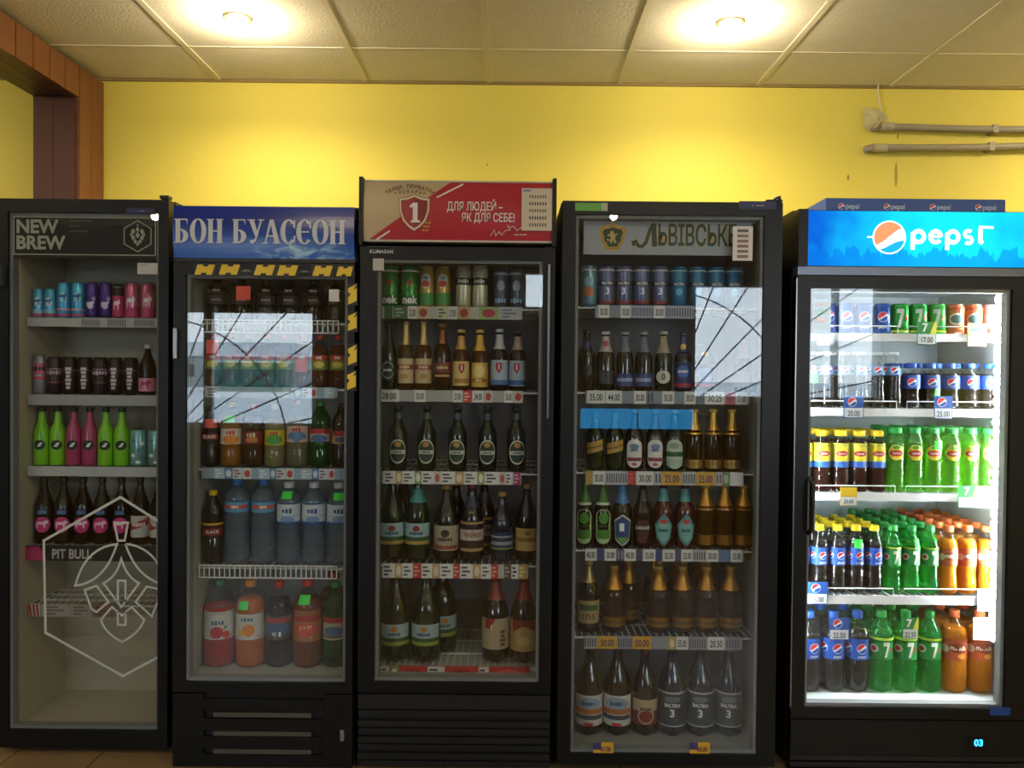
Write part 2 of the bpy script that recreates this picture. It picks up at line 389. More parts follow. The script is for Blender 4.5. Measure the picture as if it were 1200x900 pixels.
wb = bpy.data.objects['wall_back']
for px, py, w, h, c in ((1050, 205, .014, .12, '#b49a3c'), (994, 208, .010, .03, '#a08a34'), (571, 193, .010, .008, '#9a8434'), (1052, 160, .008, .03, '#a8924a'), (124, 125, .012, .02, '#cfc38a')):
    q = W(px, py, YB); n_ = 9
    pts = [((w / 2) * (1 + .25 * math.sin(5 * k + px)) * math.cos(2 * math.pi * k / n_), (h / 2) * math.sin(2 * math.pi * k / n_)) for k in range(n_)]
    v, f = poly2d(pts); MB().flat(v, f, q.x, YB - .0006, q.z, P('wall_scuff_' + c[1:], c, .8)).build('scuff', wb)

# ================================================================== bottles and cans
PX = 299.0                        # photograph pixels per metre where the front rows stand
PROF = {
 'beer': [(0, .84), (.012, .96), (.03, 1), (.30, 1), (.54, 1), (.60, .95), (.655, .80), (.70, .62), (.75, .50), (.82, .44), (.90, .40), (.95, .385), (.955, .45), (.975, .45), (.98, .40), (1, .40)],
 'stub': [(0, .84), (.012, .96), (.03, 1), (.35, 1), (.60, 1), (.66, .95), (.72, .80), (.78, .62), (.84, .50), (.91, .44), (.95, .42), (.955, .48), (.975, .48), (.98, .42), (1, .42)],
 'petbeer': [(0, .70, .10), (.015, .88, .08), (.045, .99, .03), (.07, 1), (.32, 1), (.50, 1), (.56, .97), (.63, .86), (.70, .68), (.77, .50), (.84, .38), (.90, .33), (.93, .32), (.935, .38), (.95, .38), (.955, .31), (1, .31)],
 'petbig': [(0, .68, .12), (.015, .86, .10), (.05, .98, .04), (.08, 1), (.38, 1), (.39, .965), (.62, .965), (.63, 1), (.70, .985), (.76, .90), (.82, .70), (.87, .48), (.905, .36), (.925, .31), (.93, .40), (.94, .40), (.945, .31), (1, .31)],
 'petcola': [(0, .70, .12), (.02, .88, .10), (.06, .98, .04), (.12, 1), (.20, .97), (.28, .89), (.36, .88), (.43, .95), (.45, .96), (.68, .96), (.70, .98), (.75, .92), (.81, .72), (.86, .52), (.895, .42), (.905, .50), (.915, .50), (.92, .40), (1, .40)],
 'water': [(0, .70, .12), (.015, .86, .10), (.05, .97, .04), (.09, 1), (.13, .96), (.17, 1), (.21, .96), (.25, 1), (.29, .96), (.33, 1), (.37, .96), (.42, .93), (.50, .95), (.60, 1), (.62, .97), (.74, .97), (.76, 1), (.80, .92), (.86, .70), (.905, .46), (.93, .34), (.935, .42), (.945, .42), (.95, .34), (1, .34)],
 'tea': [(0, .86), (.015, .96), (.04, 1), (.10, .97), (.14, 1), (.18, .97), (.22, 1), (.26, .97), (.30, 1), (.36, .96), (.50, .98), (.58, 1), (.76, 1), (.81, .95), (.86, .80), (.89, .66), (.90, .72), (.91, .72), (.915, .62), (1, .62)],
 'thin': [(0, .84), (.012, .95), (.03, 1), (.20, 1), (.34, .93), (.44, .92), (.58, .94), (.66, .86), (.74, .70), (.82, .56), (.90, .50), (.95, .48), (.955, .56), (.975, .56), (.98, .50), (1, .50)],
 'can': [(0, .74), (.012, .79), (.05, .97), (.065, 1), (.89, 1), (.925, .93), (.955, .85), (.96, .87), (.985, .88), (.99, .84)],
}
KIND = {}
def finer(v, f, lim):
    """cut triangles until no side spans more than lim across, so that print bends with the bottle"""
    v = list(v); out = []; st = [t for q in f for t in ([q] if len(q) == 3 else [(q[0], q[i], q[i + 1]) for i in range(1, len(q) - 1)])]; mid = {}
    while st:
        t = st.pop(); e = max(((abs(v[t[i]][0] - v[t[(i + 1) % 3]][0]), i) for i in range(3)))
        if e[0] <= lim: out.append(t); continue
        i = e[1]; a, b, c = t[i], t[(i + 1) % 3], t[(i + 2) % 3]; k = (min(a, b), max(a, b))
        if k not in mid: mid[k] = len(v); v.append(((v[a][0] + v[b][0]) / 2, (v[a][1] + v[b][1]) / 2))
        m = mid[k]; st += [(a, m, c), (m, b, c)]
    return v, out
READABLE = {'nek', '1', 'ЧАЙКА', 'BLACK', 'BALTIKA', '3', '1715', 'GARAGE', 'Lipton', 'pepsi', 'mirinda', '0'}
def ops_mesh(ops, H, Rr, rad):
    m = MB()
    for i, op in enumerate(ops):
        lift = .0005 + .0004 * i; t = op[0]
        def put(v2, f, mat, z0=0.0, s0=0.0):
            out = []
            for s, z in v2:
                zz = z0 + z; r = rad(zz) + lift; a = s0 + s / max(r, .004)
                out.append((r * math.sin(a), -r * math.cos(a), zz))
            m.add(out, f, mat, True)
        mt = lambda c: c if not isinstance(c, str) else (foil(c[1:]) if c[0] == '*' else K(c))
        if t == 'band':
            _, z0, z1, c = op; n = max(2, int((z1 - z0) * 14)); zs = [H * (z0 + (z1 - z0) * k / n) for k in range(n + 1)]
            m.lathe([(rad(z) + lift, z) for z in zs], mt(c), 20, cap0=False, cap1=False)
        elif t == 'arc':            # wrapped rectangle: z0, z1, half width (R), colour, s0, slant
            _, z0, z1, hw, c, *e = op; s0 = e[0] if e else 0; sl = e[1] if len(e) > 1 else 0
            ss = [(-1 + 2 * k / 8) * hw * Rr for k in range(9)]
            put(*column2d(ss, lambda s: H * z0 + sl * s, lambda s: H * z1 + sl * s), mt(c), 0, s0)
        elif t == 'ell':            # zc, half width (R), half height (H), colour, s0
            _, zc, rs, rz, c, *e = op; s0 = e[0] if e else 0
            ss = [-rs * Rr * math.cos(math.pi * k / 10) for k in range(11)]
            hh = lambda s: H * rz * math.sqrt(max(0, 1 - (s / (rs * Rr)) ** 2))
            put(*column2d(ss, lambda s: -hh(s), hh), mt(c), H * zc, s0)
        elif t == 'pill':           # rounded tall label: z0, z1, half width, colour
            _, z0, z1, hw, c, *e = op; s0 = e[0] if e else 0; w = hw * Rr; q = w * .9
            ss = [-w * math.cos(math.pi * k / 10) for k in range(11)]
            rr = lambda s: q * (1 - math.sqrt(max(0, 1 - (s / w) ** 2)))
            put(*column2d(ss, lambda s: H * z0 + rr(s), lambda s: H * z1 - rr(s)), mt(c), 0, s0)
        elif t == 'poly':
            _, pts, c, *e = op; put(*finer(*poly2d([(s * Rr, z * H) for s, z in pts]), .22 * Rr), mt(c), 0, e[0] if e else 0)
        elif t == 'txt':            # string, zc, letter height (H), colour, s0, bold, x-scale, rotation
            _, st, zc, sz, c, *e = op; e = list(e) + [0, .02, 1.0, 0][len(e):]
            if st in READABLE: v, f = text2d(st, sz * H, e[1], e[2])
            else:                   # print too small to read: a line of short marks
                v = []; f = []; n = len(st); cw = sz * H * .62 * e[2]
                for q in range(n):
                    hh = sz * H * (.30 + .08 * ((q * 7 + n) % 3)); xa = (q - n / 2) * cw; b0 = len(v)
                    v += [(xa, -hh), (xa + cw * .72, -hh), (xa + cw * .72, hh), (xa, hh)]; f.append((b0, b0 + 1, b0 + 2, b0 + 3))
            if e[3]: v = [(-b, a) for a, b in v] if e[3] > 0 else [(b, -a) for a, b in v]
            put(*finer(v, f, .3 * Rr), mt(c), H * zc, e[0])
        elif t == 'globe':
            _, zc, rs, s0 = op
            for j, ((v, f), c) in enumerate(globe2d(rs * Rr)): lift += .0002; put(*finer(v, f, .3 * Rr), K(c), H * zc, s0)
    return m
def kind(name, prof, h, w, body, cap=None, ops=(), fill=None, word='bottle', desc='', capz=None, neck=None, real=False):
    """h, w in photograph pixels; fill = (level, material); cap = (colour, z0, radius factor)"""
    H = h / PX; Rr = w / 2 / PX; pr = [(p[1] * Rr, p[0] * H) + tuple(p[2:]) for p in PROF[prof]]
    def rad(z):
        z = max(0, min(H, z))
        for (a, za, *_), (b, zb, *_) in zip(pr, pr[1:]):
            if za <= z <= zb: return a + (b - a) * ((z - za) / max(1e-9, zb - za))
        return pr[-1][0]
    parts = {}
    seg = 20 if w > 15 else 16
    if prof == 'can':
        parts[''] = MB().lathe(pr, body, 20, cap1=False).build('can', mesh_only=True)
        parts['lid'] = MB().lathe([(.84 * Rr, H * .99), (.80 * Rr, H), (.77 * Rr, H * .997), (.74 * Rr, H * .978)], CHROME, 20, cap0=False).build('lid', mesh_only=True)
    else:
        parts[''] = MB().lathe(pr, body, 20, cap1=True).build('bottle', mesh_only=True)
        if cap:
            c, z0, k = cap; r = pr[-1][0] * k; q = (H + .002 - z0 * H)
            mt = c if not isinstance(c, str) else K(c, .4)
            b = MB()
            b.lathe([(r * .98, z0 * H), (r, z0 * H + q * .06), (r * 1.0, z0 * H + q * .8), (r * .9, z0 * H + q)], mt, 16)
            parts['cap'] = b.build('cap', mesh_only=True)
    if fill:
        lv, mt = fill; zs = [(a, z) for a, z, *_ in pr if z < lv * H] + [(rad(lv * H), lv * H)]
        parts['liquid'] = MB().lathe([(max(.002, a - .0016), z + .001 if i == 0 else z) for i, (a, z) in enumerate(zs)], mt, 16).build('liquid', mesh_only=True)
    body_ops = [o for o in ops if not (o[0] == 'band' and o[1] > .64 and prof != 'can')]
    neck_ops = [o for o in ops if o not in body_ops]
    if body_ops: parts['label'] = ops_mesh(body_ops, H, Rr, rad).build('label', mesh_only=True)
    if neck_ops: parts['neck_foil'] = ops_mesh(neck_ops, H, Rr, rad).build('neck_foil', mesh_only=True)
    KIND[name] = dict(parts=parts, H=H, R=Rr, word=word, desc=desc, rad=rad)
def place(kname, x, y, z, rot, label, group, cat):
    k = KIND[kname]; root = link(k['word'], k['parts'][''], None, (x, y, z)); root.rotation_euler = (0, 0, rot)
    tag(root, label, cat, group)
    for pn, me in k['parts'].items():
        if pn: link(pn, me, root)
    return root
# bottle walls
def bglass(name, tint, f0=.05, milk=0.0, mc=None): return sheer('bottle_' + name, tint, f0, .04, milk, mc)
CLEAR = bglass('clear', '#f6f8f8', .04, .012, '#e0e8ea')
GREEN = bglass('green_soda', '#7cf09c', .05, .34, '#22c455')
BROWN = P('brown_beer_glass', '#1d110a', 0.12, 0, 0.6, coat=.3)
AMBER = bglass('amber', '#8a5a20', .05, .30, '#6a421a')
AMBERC = bglass('amber_light', '#c8a050', .05, .22, '#9a6a20')
DKGREEN = P('dark_green_glass', '#0e1f12', 0.12, 0, 0.6, coat=.3)
MIDGREEN = bglass('mid_green', '#2c5a34', .05, .35, '#1a3a20')
BLUEPET = bglass('blue_water', '#e4eef6', .07, .20, '#b4cadc')
DARKPET = P('dark_brown_plastic', '#16100e', 0.14, 0, 0.6, coat=.3)
NAVYPET = P('smoky_dark_plastic', '#1e2432', 0.14, 0, 0.6, coat=.3)
REDBEER = P('dark_red_beer_glass', '#431512', 0.14, 0, 0.6, coat=.3)
COLA = P('cola_drink', '#140a07', 0.15, 0, 0.5)
LQ = liquid
W_, BK = '#e8e8e4', '#101012'

def dog(sx=1.0, z=.35, c='#f0d8e4', k=.10):   # small stocky animal silhouette of the energy-drink print
    b = [(-.55, 0), (-.45, .0), (-.40, .5), (.15, .45), (.2, 0), (.32, 0), (.36, .55), (.62, .62), (.60, .9), (.35, 1.05), (.15, .85), (-.5, .85), (-.62, .6)]
    return ('poly', [(s * sx, z + q * k) for s, q in b], c)
# ---- fridge 1 (energy drinks)
def can(name, h, w, col, ops, desc): kind(name, 'can', h, w, tin(col), None, ops, None, 'can', desc)
can('c_blue_s', 35, 13, '#58b4dc', [('band', .06, .16, '#c94f86'), ('band', .16, .30, '#8fd0ea'), ('ell', .55, .6, .16, '#dcebf2'), dog(1, .45, '#2a7db8', .2)], 'short light blue energy can')
can('c_blue_t', 43, 16, '#4aa8d6', [('band', .06, .12, '#c94f86'), ('band', .22, .27, '#e2a0c0'), ('ell', .58, .6, .14, '#9fd6ea'), dog(1, .48, '#1f6aa8', .2)], 'tall light blue energy can')
can('c_purple', 43, 15, '#4a2f86', [('band', .06, .11, '#221540'), ('ell', .35, .45, .09, '#d8d0ea'), ('ell', .55, .3, .06, '#b8a8dc', .5), dog(1, .32, '#e2daf4', .16)], 'purple energy can with white print')
can('c_pinkblack', 41, 13, '#231420', [('band', .06, .66, '#c2286c'), dog(.9, .25, '#f4e0ea', .3), ('band', .9, .93, '#8a8a8a')], 'black-topped magenta energy can with white animal print')
can('c_pink', 43, 16, '#d06a90', [('band', .06, .34, '#c23a74'), dog(1, .3, '#f4e6ec', .32)], 'pink energy can with white animal print')
can('c_silver', 47, 15, '#8f8f98', [('arc', .50, .78, .9, '#c85a78'), ('arc', .38, .45, .9, '#d02840'), ('txt', 'BEAT', .65, .14, BK)], 'silver energy can with pink band')
can('c_black', 45, 17, '#2a1c22', [('band', .62, .66, '#6a4a58'), ('txt', 'ENERGY', .45, .16, '#c8bcc0', 0, .02, 1, 1)], 'black energy can with upright lettering')
can('c_maroon', 45, 17, '#33202a', [('band', .66, .69, '#9a7a86'), ('band', .3, .34, '#6a3a4a'), ('txt', 'BRANDY', .58, .12, '#b8a4ac')], 'maroon cocktail can with pale stripe')
can('c_teal', 44, 20, '#7fb2b2', [('ell', .3, .3, .05, '#e4f0ee', -.5), ('ell', .45, .25, .05, '#4c8c90', .2), ('ell', .62, .3, .06, '#e4f0ee', .5), ('ell', .25, .3, .04, '#4c8c90', .6), ('ell', .7, .25, .04, '#4c8c90', -.4), ('ell', .12, .3, .04, '#e4f0ee', .1)], 'pale teal patterned can')
LIME = P('lime_sleeve', '#7ac020', 0.3, coat=.2); ROSE = P('rose_sleeve', '#a83a66', 0.3, coat=.2)
for nm, mt, d in (('b_lime', LIME, 'lime green sleeved cider bottle'), ('b_rose', ROSE, 'rose pink sleeved cider bottle')):
    kind(nm, 'beer', 69, 18, mt, ('#22262a', .93, 1.2), [('ell', .36, .72, .085, '#16201c'), ('poly', [(-.35, .33), (.1, .33), (.4, .4), (.1, .40), (-.1, .37)], '#d8e8d0')], None, 'bottle', d)
kind('b_pit', 'petbeer', 79, 22, bglass('brown_dim', '#7a5636', .05, .45, '#3c2616'), ('#2a1c16', .93, 1.25), [('ell', .30, .85, .12, '#c8327a'), dog(1.0, .25, '#f0d0e0', .11), ('arc', .46, .52, .45, '#4a6a9c')], (.7, P('dark_energy_drink', '#241611', .2)), 'bottle', 'brown plastic bottle with magenta animal label')
kind('b_redwhite', 'petbeer', 80, 21.5, bglass('brown_dim', '#7a5636', .05, .45, '#3c2616'), ('#2a1c16', .93, 1.25), [('band', .12, .44, '#c9cbc6'), ('arc', .26, .36, 1.2, '#b83a34', 0, .3), ('txt', 'STRONG', .31, .07, '#f0eee8', 0, .02, .8)], (.7, P('dark_energy_drink', '#241611', .2)), 'bottle', 'brown plastic bottle with red and white label')
kind('b_pinkpack', 'petbeer', 60, 20, bglass('brown_dim', '#7a5636', .05, .45, '#3c2616'), ('#c8c8c8', .93, 1.25), [('band', .08, .34, '#d890a8'), dog(1.0, .12, '#a83060', .18)], (.6, P('dark_energy_drink', '#241611', .2)), 'bottle', 'small dark bottle with pale pink label')
# ---- fridge 2 (lemonades and water)
def lem(name, h, w, body, capc, ops, fill, desc, prof='petbig'): kind(name, prof, h, w, body, (capc, .93, 1.28), ops, fill, 'bottle', desc)
lem('l_dark', 50, 25, DARKPET, '#1a1416', [('band', .66, .78, '#2a2226'), ('txt', 'COLA', .72, .07, '#d8d0d0'), ('arc', .40, .6, 1.0, '#241a1c'), ('txt', 'BLACK', .5, .07, '#b8a8a8')], None, 'dark cola bottle')
lem('l_redcap', 60, 19.5, CLEAR, '#c8302c', [('band', .34, .62, '#7a8a34'), ('arc', .52, .62, 1.2, '#c04030'), ('ell', .44, .7, .06, '#d8c860'), ('txt', 'BON', .57, .06, W_)], (.82, LQ('#6a3414')), 'red-capped brown lemonade bottle with green label')
lem('l_black', 70, 20, DARKPET, '#241a1c', [('band', .40, .58, '#1c1618'), ('arc', .46, .54, 1.1, '#a83a28'), ('txt', 'BLACK', .50, .07, W_)], None, 'black soda bottle with red label stripe')
lem('l_orange', 74, 25, CLEAR, '#d8b040', [('band', .36, .60, '#d8d0c0'), ('ell', .43, .8, .07, '#e08a30'), ('txt', 'SOK', .54, .08, '#c04030')], (.80, LQ('#b87a20')), 'golden juice bottle with white label')
lem('l_brown', 72, 24, CLEAR, '#c83a34', [('band', .38, .58, '#7a2a24'), ('txt', 'BON', .52, .08, '#e0c8a0'), ('ell', .44, .6, .05, '#c87a3c')], (.8, LQ('#5a3216')), 'brown soda bottle with dark red label')
lem('l_yellow', 72, 24, CLEAR, '#d8d8d0', [('band', .36, .60, '#c8b838'), ('ell', .45, .8, .08, '#4a9a3c'), ('txt', 'BON', .55, .07, '#b83028')], (.8, LQ('#a8a070')), 'pale lemonade bottle with yellow-green label')
lem('l_pink', 78, 26, CLEAR, '#c83a34', [('band', .38, .62, '#c8a8a0'), ('ell', .46, .9, .08, '#5a7aa8'), ('txt', 'BON', .57, .07, '#a82a30')], (.8, LQ('#8a8468')), 'clear soda bottle with pink label')
lem('l_green', 76, 25, bglass('green_lem', '#4a9a4c', .05, .4, '#2a7a34'), '#2a8a3c', [('band', .40, .60, '#c0b8a8'), ('arc', .52, .6, 1.1, '#b02c30'), ('ell', .45, .8, .06, '#4a6a98')], None, 'green soda bottle with pale label')
lem('l_dkright', 74, 22, DARKPET, '#241a1c', [('band', .38, .58, '#a8906c'), ('arc', .5, .58, 1.1, '#a02a2c'), ('ell', .44, .7, .05, '#3a4a78')], None, 'dark soda bottle with beige label')
lem('l_yelcap', 84, 24, DARKPET, '#e0b81c', [('band', .36, .54, '#3a1612'), ('band', .54, .57, '#d8a82c'), ('arc', .40, .50, 1.2, '#8a2a20'), ('txt', 'BLACK', .45, .06, W_)], None, 'dark cola bottle with yellow cap')
lem('w_blue', 98, 29, BLUEPET, '#3a7ac0', [('band', .62, .74, '#5a9ac8'), ('arc', .66, .705, 1.1, '#c85a4c'), ('txt', 'AQUA', .685, .035, W_)], (.9, bglass('water_fill', '#e8f0f8', .02, .06, '#b4cadc')), 'blue water bottle with red striped label', 'water')
lem('w_white', 95, 28, BLUEPET, '#d8dce0', [('band', .50, .74, '#c4d0dc'), ('txt', 'BON', .66, .07, '#2a4a8c'), ('ell', .56, .6, .04, '#7a9ac8'), ('arc', .50, .53, 1.2, '#3a5a9c')], (.9, bglass('water_fill', '#e8f0f8', .02, .06, '#b4cadc')), 'blue water bottle with white label', 'water')
lem('j_red', 100, 36, CLEAR, '#1f6a4c', [('band', .34, .66, '#c8c4c0'), ('txt', 'SOKO', .53, .06, '#2c5c8c'), ('ell', .42, .42, .07, '#b8282c', -.1), ('ell', .39, .25, .045, '#d04038', .5), ('poly', [(.3, .44), (.6, .48), (.45, .5)], '#3c8a3c')], (.70, LQ('#d02418')), 'red juice bottle with pomegranate label')
lem('j_orange', 99, 34, CLEAR, '#d8882c', [('band', .34, .64, '#c8c4bc'), ('txt', 'SOKO', .58, .06, '#2c5c8c'), ('ell', .45, .42, .07, '#d88420', .1), ('ell', .42, .25, .04, '#e8a840', -.5)], (.80, LQ('#e27a10')), 'orange juice bottle with white label')
lem('j_dark', 98, 31, CLEAR, '#b8342c', [('band', .34, .62, '#4a4440'), ('ell', .47, .9, .09, '#3a5a80'), ('arc', .54, .60, 1.2, '#a03028'), ('txt', 'BON', .41, .06, W_)], (.80, LQ('#1a1410')), 'dark soda bottle with navy oval label')
lem('j_amber', 100, 34, CLEAR, '#c03a30', [('band', .32, .68, '#a86a34'), ('arc', .55, .62, 1.2, '#a83028'), ('ell', .45, .9, .08, '#c8503c'), ('txt', 'BON', .47, .08, '#f0d8a8')], (.80, LQ('#8e4e1c')), 'amber soda bottle with orange-red label')
lem('j_green', 98, 28, bglass('green_lem', '#4a9a4c', .05, .4, '#2a7a34'), '#2a8a3c', [('band', .34, .60, '#a8a088'), ('arc', .54, .6, 1.2, '#a83028'), ('ell', .44, .85, .06, '#4a6a90')], (.8, LQ('#5a6a44')), 'green soda bottle with beige label')
# ---- fridge 3 (beer)
can('t_star', 48, 21, '#2f8c3c', [('band', .06, .28, '#1f6a2c'), ('txt', 'nek', .17, .26, '#f0f0ec', 0, .03), ('poly', [(.32 * math.cos(R(90 + 36 * q)) * (1 if q % 2 == 0 else .42), .58 + .12 * math.sin(R(90 + 36 * q)) * (1 if q % 2 == 0 else .42)) for q in range(10)], '#d0202c'), ('band', .84, .88, '#c8d8c8')], 'green beer can with red star')
can('t_gold', 48, 17, '#b89850', [('band', .06, .34, '#3c8c44'), ('ell', .62, .72, .17, '#d8d0b8'), ('ell', .56, .6, .08, '#c03038'), ('ell', .70, .4, .05, '#5a8cb8')], 'gold and green beer can with oval emblem')
can('t_cream', 49, 18, '#c8c2a4', [('band', .53, .70, '#26282c'), ('txt', 'STARA', .615, .10, '#e8e4d4', 0, .02, .9), ('band', .84, .9, '#a8a080')], 'cream beer can with black band')
can('t_grey', 46, 16, '#4c5464', [('band', .06, .2, '#2a3040'), ('txt', 'BALT', .18, .13, '#8ab8e0'), ('ell', .55, .6, .13, '#8a94a8'), ('band', .82, .88, '#a8aeb8')], 'dark grey beer can with blue lettering')
def beer(name, h, w, body, capc, ops, desc, prof='beer', fill=None): kind(name, prof, h, w, body, (capc, .955, 1.22), ops, fill, 'bottle', desc)
beer('h_black', 76, 19, DKGREEN, '#1c2a20', [('ell', .30, .95, .16, '#26302c'), ('ell', .30, .80, .13, '#8aa098'), ('ell', .30, .70, .11, '#1c2622'), ('arc', .275, .325, .9, '#141a18'), ('txt', 'neken', .30, .045, W_)], 'dark green beer bottle with black oval label')
beer('h_tan', 79, 19, AMBERC, '#a89058', [('band', .66, .97, '*b8a070'), ('band', .10, .46, '#c8b088'), ('arc', .30, .37, 1.3, '#8a3a2c'), ('txt', 'ZYWIE', .335, .05, '#e8d8b0'), ('ell', .2, .5, .04, '#b08850')], 'pale beer bottle with tan neck foil and label')
beer('h_brown', 77, 20, AMBER, '#8a6a3c', [('band', .70, .9, '*7a4a30'), ('band', .26, .42, '#7a3a30'), ('txt', 'ROBERT', .34, .05, '#d8b890'), ('arc', .2, .24, 1.0, '#a87a4c')], 'brown beer bottle with dull red band')
beer('h_one_y', 70, 19, AMBERC, '#b89a5c', [('band', .68, .90, '#c89a50'), ('band', .08, .48, '#d8bc78'), ('poly', [(-.36, .44), (.36, .44), (.36, .34), (0, .27), (-.36, .34)], '#a8282c'), ('txt', '1', .37, .12, W_, 0, .03), ('arc', .12, .2, 1.0, '#a87840')], 'amber beer bottle with yellow label and red shield')
beer('h_yel', 70, 19, AMBERC, '#c8a850', [('band', .66, .92, '#d8a83c'), ('band', .06, .46, '#d0a84c'), ('ell', .32, .8, .1, '#e0c880'), ('arc', .14, .20, 1.2, '#a86a2c'), ('txt', 'PYVO', .17, .04, '#f0e0b0')], 'amber beer bottle with all yellow label')
beer('h_one_b', 71, 20, BROWN, '#a8b0b8', [('band', .68, .92, '#b8bcc0'), ('band', .10, .50, '#a8b8c8'), ('arc', .10, .18, 1.2, '#4a7aa8'), ('poly', [(-.36, .46), (.36, .46), (.36, .36), (0, .28), (-.36, .36)], '#a8282c'), ('txt', '1', .39, .12, W_, 0, .03)], 'brown beer bottle with pale blue label and red shield')
beer('h_one_d', 70, 20, BROWN, '#3a2c2a', [('band', .68, .90, '#9a8c80'), ('band', .08, .50, '#9aa8b4'), ('poly', [(-.36, .46), (.36, .46), (.36, .36), (0, .28), (-.36, .36)], '#a8282c'), ('txt', '1', .39, .12, W_, 0, .03), ('arc', .10, .18, 1.2, '#2a5a9c')], 'dark beer bottle with blue-white label and red shield')
beer('h_oval', 74, 22, DKGREEN, '#26302a', [('band', .80, .90, '#3a4a4c'), ('ell', .30, .95, .19, '#c8c4b0'), ('ell', .30, .85, .165, '#1c3a2a'), ('arc', .26, .32, .85, '#c8c8bc'), ('ell', .41, .35, .04, '#b88a3c'), ('txt', 'OBOLON', .29, .035, '#26402c')], 'slim dark green beer bottle with oval label')
def pet(name, h, w, body, capc, ops, desc, fill=None, prof='petbeer'): kind(name, prof, h, w, body, (capc, .94, 1.28), ops, fill, 'bottle', desc)
pet('g_big', 97, 29, DKGREEN, '#1c4a30', [('band', .20, .46, '#2c5a3c'), ('arc', .30, .46, 1.3, '#9ab8bc'), ('ell', .40, .3, .035, '#8a2c2c'), ('txt', 'OBOLON', .34, .045, '#2a4a6c'), ('arc', .21, .25, 1.3, '#a8904c')], 'big dark green beer bottle with pale blue label')
pet('g_big_teal', 97, 29, DKGREEN, '#1c4a30', [('band', .70, .86, '#3a8a8c'), ('band', .20, .46, '#2c5a3c'), ('arc', .30, .46, 1.3, '#9ab8bc'), ('ell', .40, .3, .035, '#8a2c2c'), ('txt', 'OBOLON', .34, .045, '#2a4a6c'), ('arc', .21, .25, 1.3, '#a8904c')], 'big dark green beer bottle with teal neck strip')
pet('g_tan', 88, 29, DARKPET, '#a8783c', [('band', .15, .48, '#a89c84'), ('ell', .38, .35, .05, '#3a3028'), ('txt', 'STOVPY', .30, .055, '#4a2a20'), ('arc', .17, .22, 1.1, '#8a4a34')], 'big brown beer bottle with parchment label')
pet('g_chaika', 90, 28, DARKPET, '#8a3034', [('band', .70, .84, '#2a3444'), ('band', .14, .54, '#3a201c'), ('arc', .28, .42, 1.3, '#b8b4a8'), ('txt', 'ЧАЙКА', .35, .08, '#8a2024', 0, .03, .9), ('arc', .14, .18, 1.2, '#a8905c'), ('arc', .49, .52, 1.2, '#a8905c')], 'big brown beer bottle with white-banded red label')
pet('g_blue', 80, 26, NAVYPET, '#b89048', [('band', .18, .44, '#2c3654'), ('arc', .36, .38, 1.3, '#a8acb0'), ('arc', .25, .30, 1.2, '#8a92a0'), ('arc', .19, .21, 1.2, '#8a9a4c')], 'smoky blue beer bottle with gold cap')
pet('g_tan2', 90, 26, DARKPET, '#a8824c', [('band', .15, .44, '#b89a60'), ('arc', .27, .32, 1.2, '#8a6434'), ('ell', .38, .3, .03, '#8a6434')], 'dark beer bottle with plain golden tan label')
pet('x_green', 106, 34, DKGREEN, '#1c3a24', [('band', .18, .42, '#26502f'), ('arc', .27, .42, 1.2, '#9ab0b4'), ('ell', .37, .25, .03, '#b87a2c'), ('txt', 'OBOLON', .31, .04, '#2a4a6c'), ('arc', .19, .23, 1.2, '#8a9a3c')], 'giant dark green beer bottle with pale blue label')
pet('x_red', 100, 32, DARKPET, '#8a2420', [('band', .72, .93, '#8a3a2c'), ('band', .16, .52, '#a89878'), ('poly', [(-.9, .52), (-.1, .52), (-.5, .40), (-.95, .40)], '#8a2420'), ('txt', '1', .42, .07, W_, -.4, .03), ('txt', 'BEER', .30, .08, '#6a4a34', .45, .02, 1, 1)], 'giant brown beer bottle with red neck and beige label')
pet('x_red2', 100, 32, DARKPET, '#8a2420', [('band', .72, .93, '#8a2c24'), ('band', .14, .50, '#a88a58'), ('poly', [(-1.0, .50), (1.0, .50), (.9, .36), (0, .44), (-.9, .36)], '#7a2420'), ('ell', .26, .5, .05, '#c0a470')], 'giant brown beer bottle with red neck and tan label')
# ---- fridge 4 (beer)
can('v_pale', 47, 19, '#6a9ab4', [('ell', .35, .7, .12, '#b86a4c'), ('ell', .6, .6, .12, '#9ac4d8'), ('band', .86, .9, '#c8d0d4')], 'pale blue beer can with orange patch')
can('v_balt', 47, 19, '#5a6894', [('band', .50, .62, '#2a3050'), ('txt', 'BALTIKA', .56, .095, '#e8e8ee', 0, .025, .8), ('txt', '3', .36, .22, '#e8e8ee', 0, .03), ('band', .06, .14, '#8a3440'), ('band', .86, .9, '#b8bccc')], 'steel blue beer can with numeral three')
can('v_teal', 47, 20, '#2a6f9c', [('band', .50, .60, '#18405c'), ('txt', 'BALTIKA', .55, .085, '#e8eef2', 0, .025, .8), ('ell', .36, .4, .09, '#5aa4c8'), ('band', .86, .9, '#9ac0d0')], 'teal blue beer can')
beer('s_dark', 70, 20, BROWN, '#303038', [('ell', .75, .45, .06, '#3a4478'), ('band', .66, .84, '#23283c'), ('ell', .34, .8, .1, '#2a2c38')], 'dark beer bottle with blue neck ring')
beer('s_white', 68, 22, BROWN, '#b8b4ac', [('band', .66, .93, '#b8aeb0'), ('ell', .8, .4, .05, '#a83440'), ('arc', .12, .34, .9, '#2c2c34')], 'dark beer bottle with white and red neck label')
beer('s_blue', 68, 20, BROWN, '#8a9098', [('band', .66, .93, '#6a7488'), ('band', .08, .30, '#3c4a7c'), ('arc', .16, .22, 1.1, '#8aa0cc')], 'brown beer bottle with silver neck and blue base label')
